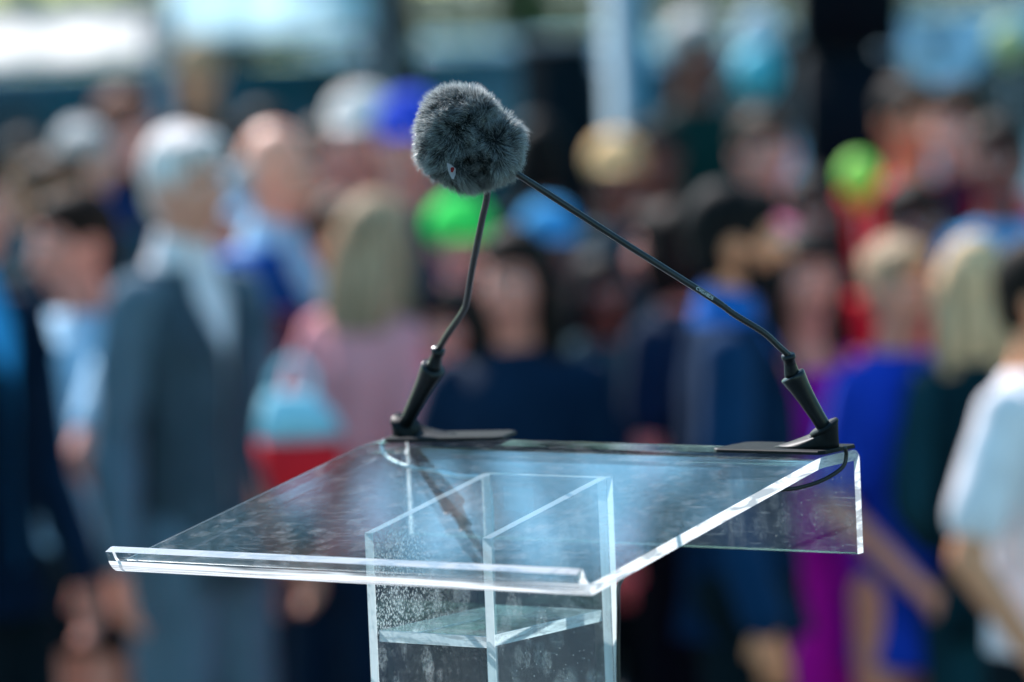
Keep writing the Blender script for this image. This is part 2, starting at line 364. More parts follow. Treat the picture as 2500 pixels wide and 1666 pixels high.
def hedge(d, s0, s1, h, kind, label, seed):
    base = Vector((CAM.x, CAM.y, 0)) + VD*d + VR*((s0+s1)/2)
    t = empty('hedge', base, math.atan2(VR.y, VR.x), label, 'hedge', 'clipped hedges along the road')
    cl = []; L_ = (s1-s0)/2; k = -L_
    rnd = random.Random(seed)
    while k <= L_:
        cl.append(((k, rnd.uniform(-.15, .15), h*.5), (.55, .5, h*.52*rnd.uniform(.92, 1.08)))); k += .5
    bm = bmesh.new()
    for c, r in cl: tube(bm, [(c[0], c[1], 0), (c[0]+.1, c[1], h*.5), (c[0]-.1, c[1]+.1, h*.85)], [.03, .025, .01], 5)
    bm_obj('stems', bm, M_BARK, t)
    leaves('foliage', t, M_LEAF[kind], cl, int(4200*L_*2/6), .085, seed)
hedge(39.5, -6.5, -2.2, 2.4, 2, 'dark bluish hedge behind the white van', 31)
hedge(39.5, -2.1, 1.6, 2.3, 0, 'dark green hedge behind the tree trunk', 32)
hedge(39.5, 1.7, 6.8, 2.5, 2, 'long hedge behind the pale blue car', 33)

# ---- vehicles
M_TYRE = mat('tyre_rubber', (.012, .012, .012), rough=1.6); M_RIM = mat('wheel_alloy', (.35, .36, .38), rough=.3, metal=.9)
M_WIN = mat('car_glass', (.012, .03, .035), rough=.06, spec=.8, coat=.3); M_LAMP = mat('headlamp_lens', (.7, .72, .75), rough=.1, coat=1)
M_REDL = mat('tail_lamp_lens', (.35, .01, .01), rough=.2, coat=1); M_TRIM = mat('bumper_plastic', (.02, .02, .022), rough=.5)
def car(pos, rz, paint, label, name='parked_car', L_=4.4, W_=1.8, H_=1.5, van=False, hood=None):
    t = empty(name, pos, rz, label, 'van' if van else 'car')
    # side profile (x forward), lower body and greenhouse
    h = H_
    if van:
        prof = [(-L_/2, .35), (-L_/2, h*.97), (-L_/2+.15, h), (L_/2-1.7, h), (L_/2-.95, h*.62), (L_/2-.15, h*.5), (L_/2, h*.38), (L_/2, .3)]
    else:
        prof = [(-L_/2, .4), (-L_/2+.03, h*.62), (-L_/2+.35, h*.66), (-L_/2+.8, h*.97), (-L_/2+1.2, h), (.1, h), (.5, h*.96), (1.1, h*.65), (L_/2-.25, h*.55), (L_/2, h*.45), (L_/2, .28)]
    bm = bmesh.new()
    def sec(y, k):      # tumblehome above the waist
        out = []
        for x, z in prof:
            yy = y
            if z > h*.64: yy = y*(1-.14*(z-h*.64)/(h*.36))
            out.append(Vector((x, yy, z)))
        return out
    ys = [-W_/2, -W_/2+.06, W_/2-.06, W_/2]
    rs = []
    for i, y in enumerate(ys):
        s = sec(y, 0)
        if i in (0, 3):
            c = Vector((0, y, h*.5)); s = [Vector((p.x*.985, p.y, (p.z-c.z)*.97+c.z)) for p in s]
        rs.append(s)
    rings(bm, rs); bmesh.ops.recalc_face_normals(bm, faces=bm.faces)
    bm_obj('body', bm, paint, t)
    def pane(nm, pts, mt=M_WIN):
        bm = bmesh.new(); vs = [bm.verts.new(p) for p in pts]; f = bm.faces.new(vs)
        bmesh.ops.solidify(bm, geom=[f], thickness=.012); bmesh.ops.recalc_face_normals(bm, faces=bm.faces)
        return bm_obj(nm, bm, mt, t, smooth=False)
    def on(x, z, k): return Vector((x, 0, z))
    i0 = 3 if van else 6
    a, b = prof[i0], prof[i0+1]
    nrm = Vector((b[1]-a[1], 0, -(b[0]-a[0]))).normalized(); nrm = nrm if nrm.x > 0 else -nrm
    wv = W_/2*.80
    def mixp(q, yy): x = a[0]+(b[0]-a[0])*q; z = a[1]+(b[1]-a[1])*q; return Vector((x, yy, z)) + nrm*.014
    pane('windshield', [mixp(.08, -wv), mixp(.08, wv), mixp(.92, wv*1.08), mixp(.92, -wv*1.08)])
    for sgn in (-1, 1):
        def sp(x, z): return Vector((x, sgn*(W_/2*(1-.14*max(0, (z-h*.64))/(h*.36))+.006), z))
        if van: wins = [[(L_/2-1.75, h*.93), (L_/2-1.15, h*.66), (L_/2-2.3, h*.66), (L_/2-2.3, h*.93)]]
        else: wins = [[(.35, h*.92), (.95, h*.68), (-.25, h*.68), (-.25, h*.93)], [(-.33, h*.93), (-.33, h*.68), (-1.45, h*.68), (-1.15, h*.92)]]
        for wn in wins: pane('side_window', [sp(*q) for q in wn])
        bm = bmesh.new(); box(bm, (L_/2-.02, sgn*W_*.36, h*.42 if not van else h*.36), (.08, .3, .14), bev=.02); bm_obj('headlight', bm, M_LAMP, t)
        bm = bmesh.new(); box(bm, (-L_/2+.01, sgn*W_*.42, h*.52), (.06, .14, .22), bev=.015); bm_obj('tail_light', bm, M_REDL, t)
        bm = bmesh.new(); box(bm, (.85 if not van else L_/2-1.2, sgn*(W_/2+.09), h*.68), (.12, .16, .11), bev=.03); bm_obj('wing_mirror', bm, paint, t)
        for xw in (L_/2-.85, -L_/2+.85):
            bm = bmesh.new(); c = Vector((xw, sgn*(W_/2-.1), .32)); rs = []
            for (yy, rr) in ((-.11, .27), (-.1, .31), (-.06, .32), (.06, .32), (.1, .31), (.11, .27)):
                rs.append([c + Vector((math.cos(k*math.pi/10)*rr, yy, math.sin(k*math.pi/10)*rr)) for k in range(20)])
            rings(bm, rs); bmesh.ops.recalc_face_normals(bm, faces=bm.faces)
            wh = bm_obj('wheel', bm, M_TYRE, t)
            bm = bmesh.new(); c2 = c + Vector((0, sgn*.113, 0))
            rs = [[c2 + Vector((math.cos(k*math.pi/10)*r, sgn*q, math.sin(k*math.pi/10)*r)) for k in range(20)] for r, q in ((.2, -.02), (.2, .004), (.15, .0), (.03, .012))]
            rings(bm, rs); bmesh.ops.recalc_face_normals(bm, faces=bm.faces); bm_obj('rim', bm, M_RIM, wh)
    bm = bmesh.new(); box(bm, (L_/2+.01, 0, .42), (.1, W_*.96, .2), bev=.03); box(bm, (-L_/2-.01, 0, .45), (.1, W_*.96, .2), bev=.03)
    bm_obj('bumper', bm, M_TRIM, t)
    return t
def gpos(px, D):
    p = at_depth(px, 833, D); return Vector((p.x, p.y, 0))
VANG = math.atan2(VD.y, VD.x)           # heading away from the camera
PAINT_W = mat('paint_white', (.8, .8, .8), rough=.25, noise_amt=.03, coat=1)
PAINT_T = mat('paint_teal', (.006, .06, .075), rough=.25, noise_amt=.05, coat=1)
PAINT_B = mat('paint_pale_blue', (.45, .64, .76), rough=.25, noise_amt=.05, coat=1)
PAINT_D = mat('paint_dark', (.02, .022, .026), rough=.25, noise_amt=.05, coat=1)
PAINT_S = mat('paint_silver', (.5, .55, .6), rough=.3, noise_amt=.04, coat=1)

# ================================================================== PEOPLE
SK = {'fair': mat('skin_fair', (.88, .37, .24), rough=.5, noise_amt=.1, scale=25, sss=.1),
      'rosy': mat('skin_rosy', (.86, .31, .22), rough=.5, noise_amt=.1, scale=25, sss=.1),
      'tan': mat('skin_tan', (.76, .30, .15), rough=.5, noise_amt=.1, scale=25, sss=.1),
      'brown': mat('skin_brown', (.20, .06, .04), rough=.5, noise_amt=.1, scale=25)}
def hairm(name, col):
    m_ = mat('hair_'+name, col, rough=.65, noise_amt=.65, scale=1, spec=.08, bump=.6); t = m_.node_tree
    nz = next(n for n in t.nodes if n.type == 'TEX_NOISE'); tc = next(n for n in t.nodes if n.type == 'TEX_COORD')
    mp = N(t, 'ShaderNodeMapping'); mp.inputs['Scale'].default_value = (70, 70, 7); t.links.new(tc.outputs['Object'], mp.inputs['Vector']); t.links.new(mp.outputs[0], nz.inputs['Vector'])
    return m_
HR = {'black': hairm('black', (.010, .009, .009)), 'dark': hairm('dark_brown', (.014, .009, .007)), 'brown': hairm('brown', (.04, .022, .013)),
      'red': hairm('auburn', (.14, .045, .025)), 'grey': hairm('grey', (.42, .41, .40)), 'white': hairm('white', (.80, .70, .66)),
      'blonde': hairm('blonde', (.66, .44, .25)), 'ash': hairm('ash_blonde', (.42, .28, .17)), 'pink': hairm('pink', (.60, .10, .22))}
M_EYE = mat('eye_white', (.7, .7, .7), rough=.2, noise_amt=.02); M_IRIS = mat('iris', (.02, .015, .01), rough=.1)
M_LIP = mat('lips', (.35, .09, .08), rough=.4); M_SHOE = mat('shoe_leather', (.015, .013, .012), rough=.35)
M_BROW = mat('eyebrow_hair', (.03, .02, .015), rough=1.6)
def capsule(bm, a, b, ra, rb, n=12, fl=1.0, flat_dir=None):
    a = Vector(a); b = Vector(b); d = b-a
    if d.length < 1e-5: d = Vector((0, 0, 1e-4))
    x, y = frame(d); dn = d.normalized()
    if flat_dir is not None:
        y = (flat_dir - dn*flat_dir.dot(dn)).normalized(); x = dn.cross(y)
    rs = []
    for k in range(1, 4):
        t = math.pi/2*(1-k/4); rs.append((a - dn*ra*math.sin(t), ra*math.cos(t)))
    rs += [(a, ra), (a.lerp(b, .5), (ra+rb)/2), (b, rb)]
    for k in range(3, 0, -1):
        t = math.pi/2*(1-k/4); rs.append((b + dn*rb*math.sin(t), rb*math.cos(t)))
    rings(bm, [[p + x*math.cos(2*math.pi*k/n)*r + y*math.sin(2*math.pi*k/n)*r*fl for k in range(n)] for p, r in rs])
def loft(bm, rs, n=22, cap=True):
    """rs: (cx, cy, z, rx, ry)"""
    rings(bm, [[Vector((c[0]+math.cos(2*math.pi*k/n)*c[3], c[1]+math.sin(2*math.pi*k/n)*c[4], c[2])) for k in range(n)] for c in rs], cap)
POSES = {   # elbow, wrist, in body heights for the left side (mirrored for the right); hand direction
 'down': ((.152, .015, .63), (.160, -.03, .485), (0, -.15, -1)),
 'loose': ((.165, .03, .635), (.165, -.06, .50), (-.1, -.4, -1)),
 'clasp': ((.150, .02, .635), (.045, -.125, .52), (-1, -.1, -.5)),
 'fold': ((.150, -.01, .65), (.02, -.130, .635), (-1, -.05, .2)),
 'hold': ((.155, -.01, .645), (.07, -.16, .66), (-.5, -.6, .5)),
 'raise': ((.170, -.05, .70), (.08, -.15, .80), (-.3, -.4, 1)),
 'bent': ((.15, -.105, .66), (.14, .0, .53), (0, .2, -1)),
 'hip': ((.215, .05, .66), (.12, -.0, .575), (-1, -.3, -.4))}
def person(px, py, D, face, skin, hair, top, bottom, arms, label, group=None, near=True, H=None, wide=1.0, ground=0.0, seed=0, cap=None, beard=False, lean=0):
    P = at_depth(px, py, D)
    H = H or (P.z - ground)
    rz = math.atan2(-VD.y, -VD.x) + math.pi/2 + R(face)
    t = empty('person', (P.x, P.y, ground), rz, label, 'person', group)
    if lean:      # weight on one leg: the whole figure leans sideways
        t.location = (P.x, P.y, ground); t.location -= VR*(H*math.sin(R(lean))); t.rotation_mode = 'QUATERNION'
        from mathutils import Quaternion
        t.rotation_quaternion = Quaternion(VD, R(lean)) @ Quaternion((0, 0, 1), rz)
    vox = .011 if near else .017
    k = H/1.75; female = top[0] in ('dress', 'blouse', 'tank')
    sh = (.101 if not female else .090)*H*wide; hp = (.080 if not female else .084)*H*wide
    sk = SK[skin]
    # ---------------- body: one continuous skin
    bm = bmesh.new()
    hc = Vector((0, -.012*H, .932*H))
    ellipsoid(bm, hc + Vector((0, .012*k, .012*k)), (.074*k, .095*k, .105*k))
    ellipsoid(bm, hc + Vector((0, -.022*k, -.045*k)), (.056*k, .062*k, .068*k))
    ellipsoid(bm, hc + Vector((0, -.058*k, -.092*k)), (.027*k, .026*k, .020*k))
    ellipsoid(bm, hc + Vector((0, -.070*k, .022*k)), (.054*k, .020*k, .014*k))
    capsule(bm, hc + Vector((0, -.082*k, .005*k)), hc + Vector((0, -.106*k, -.030*k)), .009*k, .016*k, 8)
    for s in (-1, 1):
        ellipsoid(bm, hc + Vector((s*.078*k, .008*k, -.012*k)), (.010*k, .020*k, .031*k), u=8, v=8)
        ellipsoid(bm, hc + Vector((s*.040*k, -.060*k, -.025*k)), (.024*k, .026*k, .020*k), u=8, v=8)
    ellipsoid(bm, hc + Vector((0, -.085*k, -.062*k)), (.026*k, .014*k, .013*k), u=8, v=8)
    capsule(bm, (0, .012*H, .82*H), (0, -.004*H, .89*H), .036*H, .031*H)
    loft(bm, [(0, 0, .47*H, hp*.80, .055*H), (0, 0, .52*H, hp, .065*H), (0, 0, .60*H, hp*.84, .055*H), (0, -.004*H, .70*H, sh*.84, .062*H),
              (0, 0, .77*H, sh*.94, .058*H), (0, .004*H, .81*H, sh*.82, .045*H), (0, .008*H, .835*H, sh*.4, .036*H)])
    aj = []
    for s, pose in ((1, arms[0]), (-1, arms[1])):
        e, wr, hd = POSES[pose]
        S = Vector((s*(sh*.92), .004*H, .795*H)); E_ = Vector((s*(e[0]-.016)*H*wide, e[1]*H, e[2]*H)); W_ = Vector((s*(wr[0]*H-(.018*H if wr[0] > .1 else 0)), wr[1]*H, wr[2]*H))
        aj.append((S, E_, W_))
        capsule(bm, S, E_, .029*H, .023*H); capsule(bm, E_, W_, .023*H, .0145*H)
        d = Vector((s*hd[0], hd[1], hd[2])).normalized(); fd = Vector((s*1.0, 0, 0)) if abs(hd[2]) > .8 else Vector((0, -1, .3))
        fd = (fd - d*fd.dot(d)).normalized(); lat = d.cross(fd)
        pc = W_ + d*.05*k
        capsule(bm, W_, W_ + d*.075*k, .026*k, .037*k, 10, .42, fd)
        for i, (off, ln) in enumerate(((-.030, .066), (-.010, .076), (.010, .070), (.029, .055))):
            r0 = W_ + d*.085*k + lat*off*k; mid = r0 + d*ln*.5*k - fd*.006*k; tip = mid + d*ln*.40*k - fd*.026*k
            capsule(bm, r0, mid, .0098*k, .0090*k, 6); capsule(bm, mid, tip, .0090*k, .0075*k, 6)
        tb = W_ + d*.025*k - lat*.028*k*s; capsule(bm, tb, tb + d*.045*k - lat*.026*k*s - fd*.012*k, .013*k, .0095*k, 6)
    lg = []
    for s in (-1, 1):
        A = Vector((s*hp*.52, .0, .50*H)); K = Vector((s*.052*H, -.008*H, .285*H)); F_ = Vector((s*.055*H, .015*H, .045*H)); lg.append((A, K, F_))
        capsule(bm, A, K, .052*H, .034*H); capsule(bm, K, F_, .033*H, .020*H)
        capsule(bm, F_ + Vector((0, .01*H, -.018*H)), F_ + Vector((s*.01*H, -.085*H, -.028*H)), .021*H, .016*H)
    blend('body', bm, sk, t, vox)
    # eyes, brows, lips
    for s in (-1, 1):
        bm = bmesh.new(); ellipsoid(bm, hc + Vector((s*.031*k, -.081*k, .002*k)), (.0135*k, .009*k, .008*k), u=10, v=6)
        ey = bm_obj('eye', bm, M_EYE, t)
        bm = bmesh.new(); ellipsoid(bm, hc + Vector((s*.031*k, -.0885*k, .002*k)), (.0055*k, .003*k, .0055*k), u=8, v=6); bm_obj('iris', bm, M_IRIS, ey)
        bm = bmesh.new(); capsule(bm, hc + Vector((s*.016*k, -.092*k, .024*k)), hc + Vector((s*.048*k, -.080*k, .026*k)), .005*k, .003*k, 6); bm_obj('eyebrow', bm, M_BROW, t)
    bm = bmesh.new(); ellipsoid(bm, hc + Vector((0, -.096*k, -.062*k)), (.023*k, .007*k, .0075*k), u=10, v=6); bm_obj('lips', bm, M_LIP, t)
    # ---------------- hair
    st, hcol = hair; hm = HR[hcol]; up = Vector((0, 0, 0))
    bm = bmesh.new()
    if st in ('short', 'bob', 'long', 'bun'):
        ellipsoid(bm, hc + Vector((0, .024*k, .030*k)), (.084*k, .098*k, .096*k))
        ellipsoid(bm, hc + Vector((0, -.030*k, .076*k)), (.066*k, .062*k, .036*k))
        ellipsoid(bm, hc + Vector((0, .055*k, -.020*k)), (.072*k, .058*k, .065*k))
    if st == 'balding':
        for s in (-1, 1): ellipsoid(bm, hc + Vector((s*.060*k, .040*k, -.005*k)), (.026*k, .058*k, .045*k))
        ellipsoid(bm, hc + Vector((0, .078*k, -.012*k)), (.068*k, .034*k, .050*k))
    if st == 'bob':
        for s in (-1, 1): ellipsoid(bm, hc + Vector((s*.072*k, .018*k, -.055*k)), (.032*k, .062*k, .085*k))
        ellipsoid(bm, hc + Vector((0, .070*k, -.06*k)), (.085*k, .045*k, .085*k))
    if st == 'long':
        for s in (-1, 1):
            capsule(bm, hc + Vector((s*.070*k, .018*k, .01*k)), hc + Vector((s*.084*k, .005*k, -.17*k)), .034*k, .030*k)
        loft(bm, [(0, .055*k+hc.y, hc.z+.03*k, .080*k, .055*k), (0, .075*k+hc.y, hc.z-.1*k, .098*k, .050*k), (0, .075*k+hc.y, hc.z-.19*k, .092*k, .040*k), (0, .07*k+hc.y, hc.z-.25*k, .055*k, .028*k)])
    if st == 'bun': ellipsoid(bm, hc + Vector((0, .12*k, .05*k)), (.045*k, .045*k, .045*k))
    blend('hair', bm, hm, t, .010 if near else .015, rough=.8)
    if beard:
        bm = bmesh.new()
        ellipsoid(bm, hc + Vector((0, -.040*k, -.085*k)), (.058*k, .055*k, .040*k)); ellipsoid(bm, hc + Vector((0, -.068*k, -.062*k)), (.040*k, .034*k, .040*k))
        for s in (-1, 1): capsule(bm, hc + Vector((s*.066*k, -.006*k, -.02*k)), hc + Vector((s*.052*k, -.035*k, -.08*k)), .014*k, .024*k)
        blend('beard', bm, hm, t, .010, rough=.3)
    if cap:
        bm = bmesh.new()
        ellipsoid(bm, hc + Vector((0, .018*k, .062*k)), (.096*k, .114*k, .086*k)); 
        capsule(bm, hc + Vector((0, -.055*k, .048*k)), hc + Vector((0, -.115*k, .040*k)), .068*k, .060*k, 14, .16, Vector((0, 0, 1)))
        blend('cap', bm, cap, t, .010)
    # ---------------- clothes
    kind, c1 = top[0], top[1]; c2 = top[2] if len(top) > 2 else None
    ex = 1.0
    def torso(o, z0, z1=.83, flare=1.0):
        rs = [(0, 0, .505*H, hp*1.02+o, .068*H+o), (0, 0, .56*H, hp*.96+o, .066*H+o), (0, 0, .62*H, hp*.90+o, .062*H+o), (0, -.004*H, .70*H, sh*.88+o, .067*H+o), (0, -.003*H, .735*H, sh*.95+o, .066*H+o),
              (0, 0, .76*H, sh*.98+o, .063*H+o), (0, .003*H, .80*H, sh*.90+o, .052*H+o), (0, .006*H, .822*H, sh*.62+o, .044*H+o), (0, .009*H, .84*H, .044*H+o*.5, .040*H+o*.5)]
        return [r for r in rs if z0*H-1e-6 <= r[2] <= z1*H+1e-6]
    def sleeves(bm, o, full=True, part=1.0):
        for S, E_, W_ in aj:
            capsule(bm, S, E_.lerp(S, 0 if full else 1-part), .034*H+o, (.028 if full else .032)*H+o)
            if full: capsule(bm, E_, W_.lerp(E_, .06), .028*H+o, .020*H+o)
    if kind in ('tee', 'blouse'):
        bm = bmesh.new(); loft(bm, torso(.007, .5, .85)); sleeves(bm, .003, kind == 'blouse' and len(top) > 3, .7)
        blend('shirt', bm, c1, t, .014, rough=1.6)
    elif kind == 'tank':
        bm = bmesh.new(); loft(bm, torso(.006, .5, .80)); blend('shirt', bm, c1, t, .014, rough=1.6)
        for s in (-1, 1):
            bm = bmesh.new(); tube(bm, spline([(s*.06*H, -.05*H, .79*H), (s*.058*H, .0, .835*H), (s*.06*H, .05*H, .79*H)], 4), .012*H, 8); bm_obj('strap', bm, c1, t)
    elif kind == 'longsleeve':
        bm = bmesh.new(); loft(bm, torso(.010, .5, .85)); sleeves(bm, .005, True); blend('jumper', bm, c1, t, .014, rough=1.6)
    elif kind == 'dress':
        bm = bmesh.new(); hem = top[3] if len(top) > 3 else .12
        loft(bm, [(0, 0, hem*H, hp*1.25, .10*H), (0, 0, max(.30, hem+.02)*H, hp*1.18, .088*H), (0, 0, .46*H, hp*1.10, .078*H)] + torso(.007, .5, .80 if not c2 else .85))
        if c2: sleeves(bm, .004, False, .75)
        blend('dress', bm, c1, t, .015, rough=1.0)
        if not c2:
            for s in (-1, 1):
                bm = bmesh.new(); tube(bm, spline([(s*.055*H, -.05*H, .79*H), (s*.052*H, .0, .835*H), (s*.055*H, .05*H, .79*H)], 4), .010*H, 8); bm_obj('strap', bm, c1, t)
    elif kind == 'suit':
        bm = bmesh.new(); loft(bm, torso(.004, .5, .85)); capsule(bm, (0, .010*H, .835*H), (0, .004*H, .856*H), .040*H, .038*H)
        blend('shirt', bm, c2, t, .013, rough=.4)
        bm = bmesh.new(); zs = torso(.009, .5, .824) + [(0, .008*H, .836*H, .052*H+.012, .044*H+.010)]; zs = [(0, 0, .455*H, hp*1.12+.012, .078*H+.012)] + zs; rs = []
        n = 30
        for i, r in enumerate(zs):
            q = max(0, (r[2]/H-.73)/.09); gap = .02 + .40*min(1, q)
            row = []
            for j in range(n+1):
                a = -math.pi/2 + gap + (2*math.pi-2*gap)*j/n
                row.append(Vector((r[0]+math.cos(a)*r[3], r[1]+math.sin(a)*r[4], r[2])))
            rs.append(row)
        rings(bm, rs, cap=False, closed=False)
        bmesh.ops.solidify(bm, geom=bm.faces[:], thickness=.012); bmesh.ops.recalc_face_normals(bm, faces=bm.faces)
        jk = bm_obj('jacket', bm, c1, t)
        for s in (-1, 1):   # lapels
            bm = bmesh.new()
            P0 = Vector((s*.010*H, -.072*H-.020, .71*H)); P1 = Vector((s*.070*H, -.073*H-.016, .76*H)); P2 = Vector((s*.050*H, -.046*H-.012, .825*H)); P3 = Vector((s*.030*H, -.070*H-.018, .74*H))
            f = bm.faces.new([bm.verts.new(p) for p in (P0, P1, P2, P3)]); bmesh.ops.solidify(bm, geom=[f], thickness=.006); bm_obj('lapel', bm, c1, jk, smooth=False)
        for (S, E_, W_) in aj:
            bm = bmesh.new(); capsule(bm, S, E_, .035*H, .029*H, 16); capsule(bm, E_, W_.lerp(E_, .05), .029*H, .023*H, 16)
            blend('sleeve', bm, c1, t, .014, rough=1.6)
        if len(top) > 3:
            bm = bmesh.new(); y0 = -.064*H-.012
            vs = [(-.008, -.048, .822), (.008, -.048, .822), (.016, -.068, .78), (.022, -.074, .66), (0, -.074, .63), (-.022, -.074, .66), (-.016, -.068, .78)]
            f = bm.faces.new([bm.verts.new((x*H, y*H-.010, z*H)) for x, y, z in vs]); bmesh.ops.solidify(bm, geom=[f], thickness=.006); bm_obj('tie', bm, top[3], t, smooth=False)
    # lower half
    bk, bc = bottom
    if bk == 'trousers':
        bm = bmesh.new(); loft(bm, [(0, 0, .455*H, hp*.98, .066*H), (0, 0, .50*H, hp*1.03, .070*H), (0, 0, .55*H, hp*.98, .066*H), (0, 0, .585*H, hp*.90, .062*H)])
        for A, K, F_ in lg:
            capsule(bm, A - Vector((0, 0, .01*H)), K, .058*H, .043*H, 16); capsule(bm, K, F_ + Vector((0, .0, .015*H)), .043*H, .036*H, 16)
        blend('trousers', bm, bc, t, .015, rough=1.6)
    elif bk == 'skirt':
        bm = bmesh.new(); loft(bm, [(0, 0, .395*H, hp*1.20, .088*H), (0, 0, .43*H, hp*1.14, .082*H), (0, 0, .52*H, hp*1.05, .072*H), (0, 0, .60*H, hp*.90, .062*H)]); blend('skirt', bm, bc, t, .015, rough=1.6)
    for A, K, F_ in lg:
        bm = bmesh.new(); capsule(bm, F_ + Vector((0, .022*H, -.020*H)), F_ + Vector((0, -.088*H, -.026*H)), .026*H, .022*H, 12)
        box(bm, F_ + Vector((0, -.033*H, -.041*H)), (.046*H, .15*H, .008*H)); bm_obj('shoe', bm, M_SHOE, t)
    return t

C_NAVY = cloth('navy', (.004, .018, .045)); C_BLACK = cloth('black', (.003, .009, .013), .02); C_GREYS = cloth('slate_suit', (.12, .18, .23)); C_WHITE = cloth('white', (.86, .80, .82))
C_LBLUE = cloth('light_blue', (.45, .68, .88)); C_ROYAL = cloth('royal_blue', (.012, .06, .55)); C_MAG = cloth('magenta', (.62, .008, .44)); C_PINK = cloth('pink', (.95, .38, .40))
C_SKY = cloth('sky_blue', (.05, .35, .68)); C_RED = cloth('red', (.80, .008, .02)); C_DKG = cloth('dark_green', (.003, .03, .028)); C_BSUIT = cloth('blue_suit', (.012, .13, .48)); C_GREEN = cloth('bright_green', (.05, .80, .12))
C_CHAR = cloth('charcoal', (.008, .022, .03)); C_TEAL = cloth('dark_teal', (.008, .05, .07)); C_TAN = cloth('tan_straw', (.88, .55, .26)); C_NSUIT = cloth('ink_suit', (.003, .03, .085)); C_CREAM = cloth('cream', (.75, .68, .62)); C_WINE = cloth('wine', (.06, .012, .03))
G1 = 'guests standing in the crowd'
